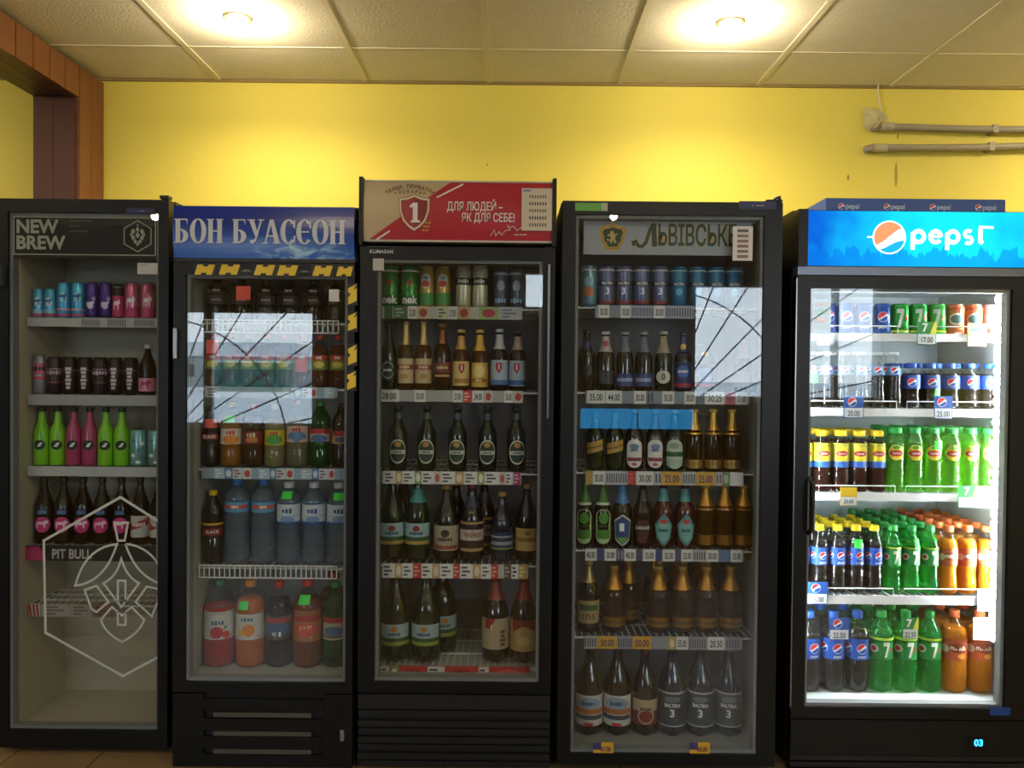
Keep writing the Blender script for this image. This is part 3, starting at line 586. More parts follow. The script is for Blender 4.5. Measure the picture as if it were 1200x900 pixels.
beer('s_zero', 69, 20, DKGREEN, '#b8b4a8', [('band', .64, .93, '#a89c88'), ('ell', .24, .9, .11, '#c8c8bc'), ('txt', '0', .24, .14, '#26302c', 0, .02)], 'green beer bottle with large zero label')
beer('s_navy', 68, 20, BROWN, '#26305c', [('band', .62, .94, '#26346c'), ('band', .06, .50, '#20306c'), ('ell', .34, .8, .1, '#4a6ab8'), ('arc', .08, .14, 1.2, '#a83040'), ('txt', 'BAVARIA', .34, .05, W_, 0, .02, .8), ('ell', .76, .4, .05, '#c8a850')], 'navy blue labelled beer bottle')
beer('s_navy2', 56, 24, BROWN, '#2a3050', [('band', .62, .94, '#2a3464'), ('band', .08, .56, '#20305c'), ('ell', .36, .8, .14, '#4a6ab8'), ('arc', .10, .17, 1.2, '#a83040'), ('ell', .78, .4, .05, '#c8a850')], 'short navy labelled beer bottle', 'stub')
beer('s_lost', 60, 20, BROWN, '#a8a0a0', [('band', .66, .93, '#b08890'), ('band', .10, .4, '#a8a0a8')], 'beer bottle with pinkish neck in the window glare')
beer('u_diag', 70, 21, DKGREEN, '#3c4a50', [('band', .84, .95, '#3a5a80'), ('arc', .30, .48, 1.05, '#b8924c', 0, .25), ('arc', .37, .40, 1.05, '#7a5a28', 0, .25)], 'green beer bottle with slanting tan label')
beer('u_pill', 70, 21, BROWN, '#6a7078', [('pill', .05, .52, .95, '#d8d8d8'), ('arc', .16, .22, .85, '#8a3440'), ('ell', .40, .5, .05, '#6a86a8'), ('ell', .11, .3, .025, '#c04050'), ('txt', 'BEER', .34, .05, '#34508a')], 'dark beer bottle with white rounded label')
beer('u_green', 70, 22, DKGREEN, '#8a9a90', [('pill', .04, .52, 1.0, '#b8c4b8'), ('arc', .24, .32, 1.0, '#2c5c3c'), ('ell', .42, .5, .05, '#8aa48c'), ('arc', .08, .2, .9, '#a8b8a8')], 'green beer bottle with pale green label')
beer('u_gold', 71, 20, AMBER, '#d8b85c', [('band', .60, .95, '*c8a04c'), ('band', .76, .79, '#3a5a44'), ('band', .05, .19, '*b8924c'), ('txt', '1715', .12, .07, '#5a4420', 0, .02)], 'brown beer bottle with gold foil neck and base band')
pet('y_green', 74, 20, BROWN, '#5a8a34', [('band', .70, .93, '#4a7a34'), ('band', .66, .70, '#c8ccb8'), ('pill', .06, .60, 1.0, '#a8c08c'), ('ell', .46, .6, .09, '#4a8a2c'), ('arc', .14, .28, .8, '#4a8434'), ('txt', 'APPLE', .34, .06, '#26401c')], 'cider bottle with green label and green neck')
beer('y_shield', 75, 23, BROWN, '#3a70b0', [('band', .68, .95, '#4a84c0'), ('poly', [(-.95, .42), (0, .52), (.95, .42), (.75, .12), (0, .02), (-.75, .12)], '#c8c8c0'), ('poly', [(-.85, .40), (0, .49), (.85, .40), (.7, .14), (0, .05), (-.7, .14)], '#2c4a80'), ('poly', [(-.6, .16), (.6, .16), (0, .06)], '#6aa034'), ('txt', 'L', .32, .16, W_, 0, .02)], 'beer bottle with blue mountain shield label')
beer('y_garage', 74, 22, BROWN, '#26222a', [('band', .72, .90, '#3a3434'), ('poly', [(-.9, .30), (-.5, .44), (.5, .44), (.9, .30), (.4, .08), (-.4, .08)], '#4a241c'), ('arc', .27, .36, .9, '#2c1814'), ('txt', 'GARAGE', .315, .075, W_, 0, .02, .8)], 'dark bottle with small brown hexagonal label')
beer('y_hex', 74, 24, REDBEER, '#2a2a30', [('band', .72, .92, '#4a9498'), ('poly', [(-.95, .36), (0, .55), (.95, .36), (.7, .16), (0, .02), (-.7, .16)], '#4c8e94'), ('poly', [(-.75, .34), (0, .48), (.75, .34), (.55, .18), (0, .08), (-.55, .18)], '#7ab0b0'), ('ell', .42, .35, .035, '#b83440'), ('txt', 'SHAKE', .28, .06, '#26485c', 0, .02, .8)], 'dark red bottle with teal hexagon label')
beer('y_gold', 72, 21, AMBERC, '#b8944c', [('band', .62, .95, '*b8883c'), ('band', .06, .22, '*a87838')], 'golden beer bottle with gold foil neck', 'stub')
pet('z_1715', 82, 26, DARKPET, '#a89878', [('band', .70, .93, '*a89468'), ('band', .14, .46, '#a89468'), ('arc', .32, .40, .9, '#3c5a3c'), ('txt', '1715', .23, .10, '#3a3020', 0, .02)], 'dark beer bottle with beige label and green plaque')
kind('z_gold', 'petbeer', 76, 27, AMBER, ('#a8884c', .95, 1.25), [('band', .66, .95, '*b8863c'), ('band', .10, .25, '*9a7434'), ('arc', .15, .19, 1.0, '#6a4c20')], None, 'bottle', 'brown beer bottle with copper-gold neck and base band')
pet('z_white', 104, 32, BROWN, '#3a3c40', [('band', .12, .46, '#c4c4c4'), ('ell', .36, .9, .08, '#8aa0b8'), ('arc', .25, .31, 1.2, '#b06a3c'), ('arc', .19, .24, 1.2, '#40485c'), ('ell', .14, .4, .02, '#b83440'), ('txt', 'ZLATO', .37, .05, '#2c4a7c')], 'big brown beer bottle with white picture label')
pet('z_red', 98, 30, BROWN, '#4a2a24', [('band', .14, .44, '#6a2420'), ('arc', .30, .44, 1.2, '#b0a084'), ('ell', .24, .7, .09, '#a89478'), ('ell', .24, .55, .07, '#7a2c24'), ('txt', 'ROGAN', .33, .045, '#5a2018')], 'big brown beer bottle with red and beige label')
pet('z_balt', 103, 32, NAVYPET, '#3a4048', [('band', .13, .50, '#38404e'), ('arc', .49, .51, 1.4, '#a8b0b8'), ('arc', .12, .135, 1.4, '#a8b0b8'), ('txt', 'BALTIKA', .36, .055, '#e0e4e8', 0, .03, .85), ('txt', '3', .27, .12, '#e0e4e8', 0, .03), ('ell', .43, .6, .035, '#6a7480')], 'big smoky beer bottle with numeral three')
# ---- fridge 5 (soft drinks)
can('q_pepsi', 35, 19.8, '#1c4c9c', [('globe', .55, .55, 0), ('txt', 'pepsi', .22, .14, W_)], 'blue cola can with round emblem')
can('q_seven', 35, 20, '#1f9a3a', [('poly', [(-.5, .82), (.25, .82), (.25, .70), (-.1, .2), (-.4, .2), (-.08, .68), (-.5, .68)], W_), ('ell', .52, .22, .09, '#d83030', .6), ('band', .06, .12, '#c8d83c')], 'green lemon soda can with white seven')
can('q_mirinda', 35, 20, '#d8704c', [('ell', .5, .8, .2, '#e8e0d0'), ('ell', .5, .7, .14, '#2a5a5c'), ('band', .8, .9, '#b8341c'), ('ell', .25, .5, .1, '#e89a3c', .5)], 'orange soda can with dark emblem')
can('q_mirinda2', 35, 20, '#d8807c', [('ell', .5, .7, .18, '#d8e8c8'), ('ell', .52, .5, .12, '#3c8a4c'), ('band', .06, .2, '#c84038')], 'pinkish soda can with green emblem')
kind('q_glass', 'thin', 64, 18, CLEAR, ('#d8dce0', .955, 1.18), [('band', .60, .76, '#6a9ed8'), ('globe', .68, .42, 0)], (.58, COLA), 'bottle', 'slim glass cola bottle with pale blue neck band')
kind('q_small', 'petcola', 52, 21.5, CLEAR, ('#1f5cc0', .90, 1.35), [('band', .44, .74, '#1a48a8'), ('globe', .58, .42, 0)], (.78, COLA), 'bottle', 'small cola bottle with blue cap')
kind('q_teab', 'tea', 70, 20, CLEAR, ('#f0c81c', .915, 1.12), [('band', .48, .80, '#c8c83c'), ('band', .40, .50, '#2a5cb0'), ('ell', .64, .8, .11, '#f0d02c'), ('ell', .63, .75, .045, '#b02c34'), ('txt', 'Lipton', .63, .045, W_)], (.82, LQ('#3a1408')), 'bottle', 'dark iced tea bottle with yellow cap')
kind('q_teag', 'tea', 74, 20.5, bglass('green_tea', '#ccf4bc', .05, .22, '#7ed46c'), ('#1fa040', .915, 1.12), [('ell', .62, .85, .12, '#f0d43c'), ('ell', .61, .8, .05, '#b02c34'), ('txt', 'Lipton', .61, .045, W_), ('ell', .70, .4, .03, '#4a9a34')], (.80, bglass('green_tea_fill', '#e4f0a4', .02, .32, '#b8d860')), 'bottle', 'green tea bottle with green cap')
def big(name, prof, h, w, body, capc, ops, fill, desc): kind(name, prof, h, w, body, (capc, .92, 1.35), ops, fill, 'bottle', desc)
PEPL = [('band', .42, .68, '#1c55b4'), ('globe', .56, .40, .35), ('globe', .56, .36, -.9), ('txt', 'pepsi', .46, .05, W_, .35)]
SEVL = [('band', .42, .68, '#18843a'), ('band', .66, .69, '#b8d83c'), ('poly', [(-.35, .64), (.20, .64), (.20, .60), (-.05, .45), (-.25, .45), (-.02, .59), (-.35, .59)], W_, .35), ('ell', .54, .15, .025, '#d83030', .75), ('ell', .55, .4, .05, '#c8d8c0', -.8), ('ell', .55, .25, .03, '#b83038', -.8)]
MIRL = [('band', .42, .68, '#cf5f38'), ('ell', .57, .8, .06, '#8a3a24', .2), ('txt', 'mirinda', .57, .085, '#f4ece0', .2, .03, .75), ('ell', .47, .35, .03, '#f0a83c', .5), ('ell', .55, .4, .05, '#e8d0b8', -.9)]
big('m_cola', 'petcola', 78, 20, CLEAR, '#f0d41c', PEPL, (.78, COLA), 'yellow-capped cola bottle with blue label')
big('m_seven', 'petcola', 78, 20.5, GREEN, '#1f9a40', SEVL, None, 'half-litre green lemon soda bottle')
big('m_orange', 'petcola', 78, 21, CLEAR, '#f0723c', MIRL, (.80, LQ('#ffa418')), 'half-litre orange soda bottle')
big('p_cola', 'petbig', 92, 27, CLEAR, '#1f5cc0', PEPL, (.74, COLA), 'large cola bottle with blue cap')
big('p_seven', 'petbig', 93, 27, GREEN, '#1f9a40', SEVL, None, 'large green lemon soda bottle')
big('p_orange', 'petbig', 94, 28.5, CLEAR, '#f0723c', MIRL, (.80, LQ('#fa9a1c')), 'large orange soda bottle')

# ================================================================== fridges
DY = 0.05                         # door thickness
SY = 0.115                        # plane of the shelf fronts
NUM = ['', 'second', 'third', 'fourth', 'fifth']
class Fridge:
    def __init__(s, label, x0, x1, top, glass, liner, full=False, door_top=None, door_bot=None, y0=0.0, dep=.66):
        """x0, x1, top in metres; glass = (px0, px1, py0, py1) of the see-through area"""
        s.y0 = y0; s.dep = dep; WX = lambda px, py=550, Y=0.0: W(px, py, Y + y0).x; WZ = lambda py, px=600, Y=0.0: W(px, py, Y + y0).z
        s.x0, s.x1, s.top = x0, x1, top; s.xc = (x0 + x1) / 2
        s.gx0, s.gx1 = WX(glass[0], 550) - s.xc, WX(glass[1], 550) - s.xc
        mid = (glass[0] + glass[1]) / 2
        s.gz1, s.gz0 = WZ(glass[2], mid), WZ(glass[3], mid)
        hw = (x1 - x0) / 2; s.hw = hw
        s.dt = top - .004 if full else WZ(door_top, mid); s.db = WZ(door_bot, mid)
        s.root = tag(empty('display_fridge', (s.xc, y0, 0)), label, 'fridge', 'glass-door display fridges along the wall')
        t = .04; ct = top if full else s.dt + .02; s.zb = s.gz0 - .005
        b = MB()                                # cabinet shell
        b.box(-hw, -hw + t, DY + .006, dep, .03, top, BLACK).box(hw - t, hw, DY + .006, dep, .03, top, BLACK)
        b.box(-hw + t, hw - t, dep - .04, dep, .03, top, BLACK).box(-hw + t, hw - t, DY + .006, dep - .04, top - t, top, BLACK)
        b.box(-hw + t, hw - t, DY + .006, dep - .04, s.zb - .03, s.zb, BLACK)
        for sx in (-1, 1):
            for yy in (.1, dep - .06): b.box(sx * (hw - .06) - .02, sx * (hw - .06) + .02, yy - .02, yy + .02, 0.0, .03, BLACK)
        b.build('body', s.root)
        s.ix0, s.ix1 = -hw + t + .004, hw - t - .004; s.iz1 = (top - t if full else s.gz1 + .03)
        l = MB(); e = .003
        l.box(-hw + t, -hw + t + e, DY + .01, dep - .04, s.zb, s.iz1, liner).box(hw - t - e, hw - t, DY + .01, dep - .04, s.zb, s.iz1, liner)
        l.box(-hw + t + e, hw - t - e, dep - .045, dep - .04, s.zb, s.iz1, liner).box(-hw + t + e, hw - t - e, DY + .01, dep - .045, s.zb, s.zb + e, liner)
        l.box(-hw + t + e, hw - t - e, DY + .01, dep - .045, s.iz1 - e, s.iz1, liner); l.build('liner', s.root)
        s.fz = s.zb + e                          # inner floor
        g = MB()                                # door frame
        z0, z1 = s.db, s.dt; fw = hw - .002
        g.box(-fw, s.gx0, 0, DY, z0, z1, BLACK).box(s.gx1, fw, 0, DY, z0, z1, BLACK)
        g.box(s.gx0, s.gx1, 0, DY, z0, s.gz0, BLACK).box(s.gx0, s.gx1, 0, DY, s.gz1, z1, BLACK)
        s.door = g.build('door', s.root)
        MB().box(s.gx0, s.gx1, .008, .013, s.gz0, s.gz1, GLASS).build('glass', s.door)
        k = .012; m = MB()
        m.box(s.gx0, s.gx0 + k, .014, DY, s.gz0, s.gz1, GASKET).box(s.gx1 - k, s.gx1, .014, DY, s.gz0, s.gz1, GASKET)
        m.box(s.gx0 + k, s.gx1 - k, .014, DY, s.gz0, s.gz0 + k, GASKET).box(s.gx0 + k, s.gx1 - k, .014, DY, s.gz1 - k, s.gz1, GASKET)
        m.build('gasket', s.door)
        s.shelves = []
    def L(s, px, py, Y=0.0):      # photograph point on plane Y -> local x, z
        p = W(px, py, Y + s.y0); return p.x - s.xc, p.z
    def shelf(s, py0, py1, style, px0=None, px1=None):
        """py0, py1: top and bottom of the shelf's front strip"""
        pm = 600 + (s.xc) * 306
        z = WZ(py0, pm, SY + s.y0); zb = WZ(py1, pm, SY + s.y0); bk = s.dep - .08
        a = s.ix0 + .006; b = s.ix1 - .006
        if px0 is not None: ra, rb = s.L(px0, py0, SY)[0], s.L(px1, py0, SY)[0]
        else: ra, rb = a, b
        m = MB(); n = int((b - a) / .026)
        for i in range(n + 1):
            x = a + (b - a) * i / n; m.box(x - .0016, x + .0016, SY + .004, bk, z - .005, z - .0015, WIRE)
        for yy in (SY + .006, SY + (bk - SY) * .35, SY + (bk - SY) * .68, bk - .005): m.box(a, b, yy - .003, yy + .003, z - .011, z - .005, WIRE)
        sh = m.build('shelf', s.root); sh['z'] = z
        for sx in (a - .006, b + .001): MB().box(sx, sx + .005, SY + .03, bk - .02, z - .018, z - .0115, CHROME).build('bracket', sh)
        if style == 'wire':
            m = MB(); n = int((rb - ra) / .0195)
            for i in range(n + 1):
                x = ra + (rb - ra) * i / n; m.box(x - .0022, x + .0022, SY - .006, SY - .002, zb, z + .004, WIRE)
            m.box(ra, rb, SY - .008, SY - .004, z + .002, z + .007, WIRE).box(ra, rb, SY - .008, SY - .004, zb - .002, zb + .003, WIRE)
            m.build('front_rack', sh)
        elif style == 'wire5':                  # lit fridge: solid white lip and low wire guards
            MB().box(ra, rb, SY - .006, SY + .002, zb, z, K('#e6e8ea')).build('front_lip', sh)
            mid = (ra + rb) / 2
            for u0, u1 in ((ra + .02, mid - .02), (mid + .02, rb - .03)):
                MB().tube([(u0, SY - .004, z - .002), (u0, SY - .004, z + .028), (u1, SY - .004, z + .028), (u1, SY - .004, z - .002)], .0022, WIRE, 5).build('wire_guard', sh)
        else:
            MB().box(ra, rb, SY - .006, SY + .002, zb, z + .001, K(style)).build('price_rail', sh)
        s.shelves.append((sh, z, zb)); return sh
    def floor_row(s): s.shelves.append((None, s.fz, s.fz))
    def strip(s, i, cells, y=SY - .0075):
        """paper tags on shelf i's strip: (px0, px1, back colour, text, text colour[, barcode])"""
        sh, z, zb = s.shelves[i]; par = sh or s.root; h = z - zb
        for px0, px1, c, t, tc in cells:
            pm = 0
            xa, xb = s.L(px0, 550, y)[0], s.L(px1, 550, y)[0]
            m = MB().box(xa, xb, y, y + .0012, zb - .001, z + .002, K(c))
            if t == '|':
                n = max(2, int((xb - xa) / .009))
                for q in range(n):
                    u = xa + (xb - xa) * (q + .3) / n; m.add([(u, y - .0006, zb + h * .15), (u + (xb - xa) / n * .5, y - .0006, zb + h * .15), (u + (xb - xa) / n * .5, y - .0006, z - h * .15), (u, y - .0006, z - h * .15)], [(0, 1, 2, 3)], K(tc))
            elif t == 'o':
                v, f = poly2d(ellipse((xb - xa) * .35, h * .36, 14)); m.flat(v, f, (xa + xb) / 2, y - .0006, (z + zb) / 2, K(tc))
            elif t == '=':
                for q, (u0, u1) in enumerate(((.1, .6), (.15, .8), (.1, .5))):
                    zz = zb + h * (.78 - q * .28); m.flat(*rect2d(xa + (xb - xa) * u0, xa + (xb - xa) * u1, zz - h * .07, zz + h * .07), 0, y - .0006, 0, K(tc))
            elif t:
                m.text(t, (xa + xb) / 2, y - .0006, (z + zb) / 2 - h * .05, h * .8, K(tc), .015, min(.8, (xb - xa) / (h * .8 * .60 * len(t) + 1e-6)))
            m.build('price_tag', par)

def autostrip(px0, px1, pat, seed=1):
    """cut a strip into alternating printed tags"""
    r = random.Random(seed); out = []; x = px0; i = 0
    while x < px1 - 6:
        c, t, tc, w = pat[i % len(pat)]; w = w * r.uniform(.85, 1.15); out.append((x, min(px1, x + w - .6), c, t, tc)); x += w; i += 1
    return out
def printed(name, parent, fn):
    m = MB(); fn(m); return m.build(name, parent)
GAP = .004
XS = {1: (WX(-4, 550, .10), WX(199, 450, .10) - GAP), 2: (WX(202, 500), WX(416, 500) - .002), 3: (WX(420, 520), WX(649, 520)), 4: (WX(656, 520), WX(914, 520)), 5: (WX(931, 520), WX(1216, 520))}
# ---------------------------------------------------------------- fridge 1: hexagon emblem
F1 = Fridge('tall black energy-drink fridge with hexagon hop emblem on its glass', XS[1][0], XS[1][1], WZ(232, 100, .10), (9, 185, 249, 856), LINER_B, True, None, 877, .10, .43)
def hexa(cx, cz, r, sx=1.0): return [(cx + sx * r * math.sin(R(60 * k)), cz + r * math.cos(R(60 * k))) for k in range(6)]
PALE = P('pale_sign_print', '#b8b6a4', 0.5); FROST = P('frosted_glass_decal', '#b4bab4', 0.6)
x0, z1 = F1.L(5, 248); x1, z0 = F1.L(183, 303)
sg = MB().box(max(x0, F1.gx0), F1.gx1, .016, .024, z0, F1.gz1 - .001, P('black_sign_board', '#070707', 0.5)).build('header_sign', F1.root)
def f1head(m):
    y = .0150
    a, b = F1.gx0 + .012, x1 - .008; c, d = z0 + .012, z1 - .014; w = .004
    for r_ in (rect2d(a, b, c, c + w), rect2d(a, b, d - w, d), rect2d(a, a + w, c, d), rect2d(b - w, b, c, d)): m.flat(*r_, 0, y, 0, PALE)
    for t, px, py in (('NEW', 12, 265), ('BREW', 12, 284)):
        q = F1.L(px, py); m.text(t, max(q[0], F1.gx0 + .022), y, q[1], .070, PALE, .035, .98, 'LEFT', 1.0)
    for k, t in enumerate(('----------', '-----', '--------')):
        q = F1.L(79, 258 + k * 6)
        for u in range(len(t)): m.flat(*rect2d(q[0] + u * .0088, q[0] + u * .0088 + .0062, q[1] - .004, q[1] + .004), 0, y, 0, P('dim_sign_print', '#5a584e', .5))
    q = F1.L(159, 276); v, f = stroke2d(hexa(q[0], q[1], .059), .004, True); m.flat(v, f, 0, y, 0, PALE)
    pet = lambda cx, cz, s: [(cx, cz - s), (cx + .75 * s, cz), (cx, cz + s), (cx - .75 * s, cz)]
    for cx, cz, s in ((0, .004, .014), (-.017, .018, .013), (.017, .018, .013), (0, .026, .012), (-.017, -.006, .012), (.017, -.006, .012), (-.009, -.02, .011), (.009, -.02, .011), (0, -.03, .01), (-.024, .006, .009), (.024, .006, .009), (0, .042, .006)):
        m.flat(*poly2d(pet(q[0] + cx, q[1] + cz, s * .9)), 0, y, 0, PALE)
printed('lettering', sg, f1head)
def f1hop(m):                       # frosted hexagon and hop cone line drawing on the glass
    y = .0072
    A = lambda *p: [F1.L(a, b) for a, b in p]
    sk = lambda pts, w, cl=False: m.flat(*stroke2d(pts, w, cl), 0, y, 0, FROST)
    sk(A((186, 612), (140, 583), (50, 634), (52, 742), (143, 793), (186, 770)), .0095)
    w = .008
    sk(A((133, 613), (149, 613), (145, 634), (137, 634)), w, True)
    cur = lambda p0, p1, p2, n=9: [(p0[0] * (1 - t) ** 2 + 2 * p1[0] * t * (1 - t) + p2[0] * t * t, p0[1] * (1 - t) ** 2 + 2 * p1[1] * t * (1 - t) + p2[1] * t * t) for t in [i / n for i in range(n + 1)]]
    sk(A(*(cur((136, 638), (98, 642), (87, 687)) + cur((87, 687), (122, 683), (136, 638))[1:-1])), w, True)
    sk(A(*(cur((146, 638), (172, 640), (186, 664)))), w); sk(A(*cur((186, 684), (158, 675), (146, 638))), w)
    sk(A(*(cur((141, 654), (146, 676), (162, 684)) + [(141, 712)] + cur((120, 684), (137, 676), (141, 654))[:-1])), w, True)
    sk(A((137, 706), (137, 681), (146, 681), (146, 706)), w)
    sk(A((98, 692), (112, 687), (126, 706), (112, 718), (106, 714)), w, True)
    sk(A((186, 691), (171, 688), (158, 706), (177, 723), (186, 700)), w)
    sk(A(*([(130, 712)] + cur((117, 727), (122, 743), (142, 753)) + cur((142, 753), (162, 743), (168, 727)) + [(153, 712), (142, 722)])), w, True)
    sk(A((137, 718), (137, 733), (146, 733), (146, 718)), w)
printed('hop_decal', F1.door, f1hop)
def sticker(fr, par, px0, py0, px1, py1, c, extra=None, y=.0065):
    a, b = fr.L(px0, py1), fr.L(px1, py0); m = MB().box(a[0], b[0], y, y + .001, a[1], b[1], c if not isinstance(c, str) else K(c))
    if extra: extra(m, a[0], b[0], a[1], b[1], y - .0005)
    return m.build('sticker', par)
def qr_less(m, a, b, c, d, y): m.flat(*rect2d(a + (b - a) * .12, a + (b - a) * .5, d - (d - c) * .25, d - (d - c) * .16), 0, y, 0, K('#8a8a86'))
sticker(F1, F1.door, 160, 308, 184, 321, '#b4b4b0', qr_less)
sticker(F1, F1.door, 148, 244, 181, 250, '#23265a', lambda m, a, b, c, d, y: m.text('-  -----', (a + b) / 2, y, (c + d) / 2, .014, K('#a8a8c8'), .02), -.0015)
MB().box(F1.gx0 - .03, F1.gx0 - .006, -.022, -.0, WZ(335, 8, .1), WZ(310, 8, .1), GREYBLK).build('handle', F1.door)
MB().box(F1.gx0 - .055, F1.gx0 - .045, -.012, 0, WZ(820, 3, .1), WZ(330, 3, .1), P('worn_aluminium', '#8a8a88', .3, .9)).build('edge_profile', F1.door)
MB().box(-F1.hw + .004, F1.hw - .004, .01, .05, .05, F1.db - .004, BLACK).build('kick_panel', F1.root)
MB().box(F1.hw - .035, F1.hw - .002, -.004, .03, F1.top, F1.top + .012, GREYBLK).build('hinge', F1.root)
F1.shelf(373, 383, '#b4b6b6'); F1.shelf(463, 475, '#a0a2a4'); F1.shelf(547, 558, '#b4b6b6'); F1.shelf(640, 657, '#17161a', 27, 184); F1.shelf(708, 722, '#7e7c78', 34, 140); F1.floor_row()
F1.strip(0, autostrip(95, 183, [('#a4a6a6', '|', '#6a6c6e', 24), ('#b4b6b3', None, BK, 8)], 3))
sh = F1.shelves[3][0]; zt, zbm = F1.shelves[3][1:]
def pitbull(m):
    y = SY - .0085; q = F1.L(62, 649, SY)
    m.text('PIT BULL', q[0], y, q[1], .052, K('#c8c0c0'), .02, .78, 'LEFT')
    a, b = F1.L(27, 650, SY)[0], F1.L(56, 650, SY)[0]
    m.flat(*poly2d([(a, zbm + .001), (b, zbm + .001), (b - .01, zt * .4 + zbm * .6), (b - .03, zt), (a, zt - .004)]), 0, y, 0, K('#b8306c'))
printed('lettering', sh, pitbull)
F1.strip(4, [(34, 47, '#c8beb8', None, BK), (48, 82, '#a09c94', '=', '#6a6660'), (83, 108, '#9c9890', '=', '#6a6660'), (109, 132, '#8c6a60', '=', '#5a3030')])
def stripes(m):
    z, zb = F1.shelves[4][1:]; y = SY - .0085
    for k in range(3):
        a = F1.L(35 + k * 4.2, 715, SY)[0]; m.flat(*poly2d([(a, z), (a + .008, z), (a + .014, zb), (a + .006, zb)]), 0, y, 0, K('#a83028'))
printed('stripes', F1.shelves[4][0], stripes)
# ---------------------------------------------------------------- fridge 2: blue wave header
F2 = Fridge('black lemonade fridge with blue wave header and black-yellow tape', XS[2][0], XS[2][1], WZ(242, 310, .05), (217, 406, 322, 800), LINER, False, 308, 812)
def wave_mat():
    m, n, l, o = newmat('blue_wave_print'); b = n.new('ShaderNodeBsdfPrincipled'); l.new(b.outputs[0], o.inputs[0]); b.inputs['Roughness'].default_value = .25
    tc = n.new('ShaderNodeTexCoord'); sp = n.new('ShaderNodeSeparateXYZ'); l.new(tc.outputs['Object'], sp.inputs[0])
    mp = n.new('ShaderNodeMapping'); mp.inputs['Scale'].default_value = (7, 1, 20); mp.inputs['Rotation'].default_value = (0, R(20), 0); l.new(tc.outputs['Object'], mp.inputs[0])
    nz = n.new('ShaderNodeTexNoise'); nz.inputs['Scale'].default_value = 1.6; nz.inputs['Detail'].default_value = 6; nz.inputs['Distortion'].default_value = 1.2; l.new(mp.outputs[0], nz.inputs[0])
    # height of the crest: rises from the middle, falls again to the side (printed picture)
    def M(op, a, b=None, c=None):
        q = n.new('ShaderNodeMath'); q.operation = op
        for i, v in enumerate((a, b, c)):
            if v is None: continue
            if isinstance(v, (int, float)): q.inputs[i].default_value = v
            else: l.new(v, q.inputs[i])
        return q.outputs[0]
    x, z = sp.outputs[0], sp.outputs[2]
    crest = M('SUBTRACT', .115, M('MULTIPLY', M('ABSOLUTE', M('SUBTRACT', x, .12)), .38))
    d = M('MULTIPLY', M('SUBTRACT', crest, z), 18.0)
    side = M('MULTIPLY', M('ADD', x, .08), 9.0)
    msk = M('MULTIPLY', M('MINIMUM', M('MAXIMUM', d, 0), 1), M('MINIMUM', M('MAXIMUM', side, 0), 1))
    wv = M('MULTIPLY', M('MINIMUM', M('MAXIMUM', M('MULTIPLY', M('SUBTRACT', nz.outputs[0], .45), 5.0), 0), 1), msk)
    r = n.new('ShaderNodeMix'); r.data_type = 'RGBA'; r.inputs[6].default_value = lin('#0f2a86'); r.inputs[7].default_value = lin('#1c56b4'); l.new(M('MINIMUM', M('MAXIMUM', M('MULTIPLY', M('SUBTRACT', .14, z), 7.5), 0), 1), r.inputs[0])
    r2 = n.new('ShaderNodeMix'); r2.data_type = 'RGBA'; l.new(wv, r2.inputs[0]); l.new(r.outputs[2], r2.inputs[6]); r2.inputs[7].default_value = lin('#9cc0dc'); l.new(r2.outputs[2], b.inputs['Base Color'])
    return m
def bulged(name, par, hw, z0, z1, bulge, mat, y0=0.0, yb=.06, n=10):
    """header panel, curved forward at mid height; object origin at its lower edge"""
    h = z1 - z0; m = MB(); v = []; f = []
    for i in range(n + 1):
        t = i / n; y = y0 - bulge * math.sin(math.pi * t); v += [(-hw, y, t * h), (hw, y, t * h)]
    for i in range(n): f.append((2 * i, 2 * i + 1, 2 * i + 3, 2 * i + 2))
    b = len(v); v += [(-hw, yb, 0), (hw, yb, 0), (-hw, yb, h), (hw, yb, h)]
    f += [(b, b + 2, b + 3, b + 1), (0, b, b + 1, 1), (2 * n, 2 * n + 1, b + 3, b + 2), tuple([b] + [2 * i for i in range(n + 1)] + [b + 2]), tuple([b + 1, b + 3] + [2 * i + 1 for i in reversed(range(n + 1))])]
    m.add(v, f, mat, False); o = m.build(name, par); o.location = (0, 0, z0); return o
hz0, hz1 = WZ(303, 310), WZ(242, 310)
hd = bulged('header_sign', F2.root, F2.hw - .004, hz0, hz1, .012, wave_mat())
def ring2d(cx, rx, rz, ix, iz, a0, a1, n=28):
    v = []; f = []
    for i in range(n + 1):
        a = a0 + (a1 - a0) * i / n; v += [(cx + rx * math.cos(a), .5 + rz * math.sin(a)), (cx + ix * math.cos(a), .5 + iz * math.sin(a))]
        if i: f.append((2 * i - 2, 2 * i - 1, 2 * i + 1, 2 * i))
    return v, f
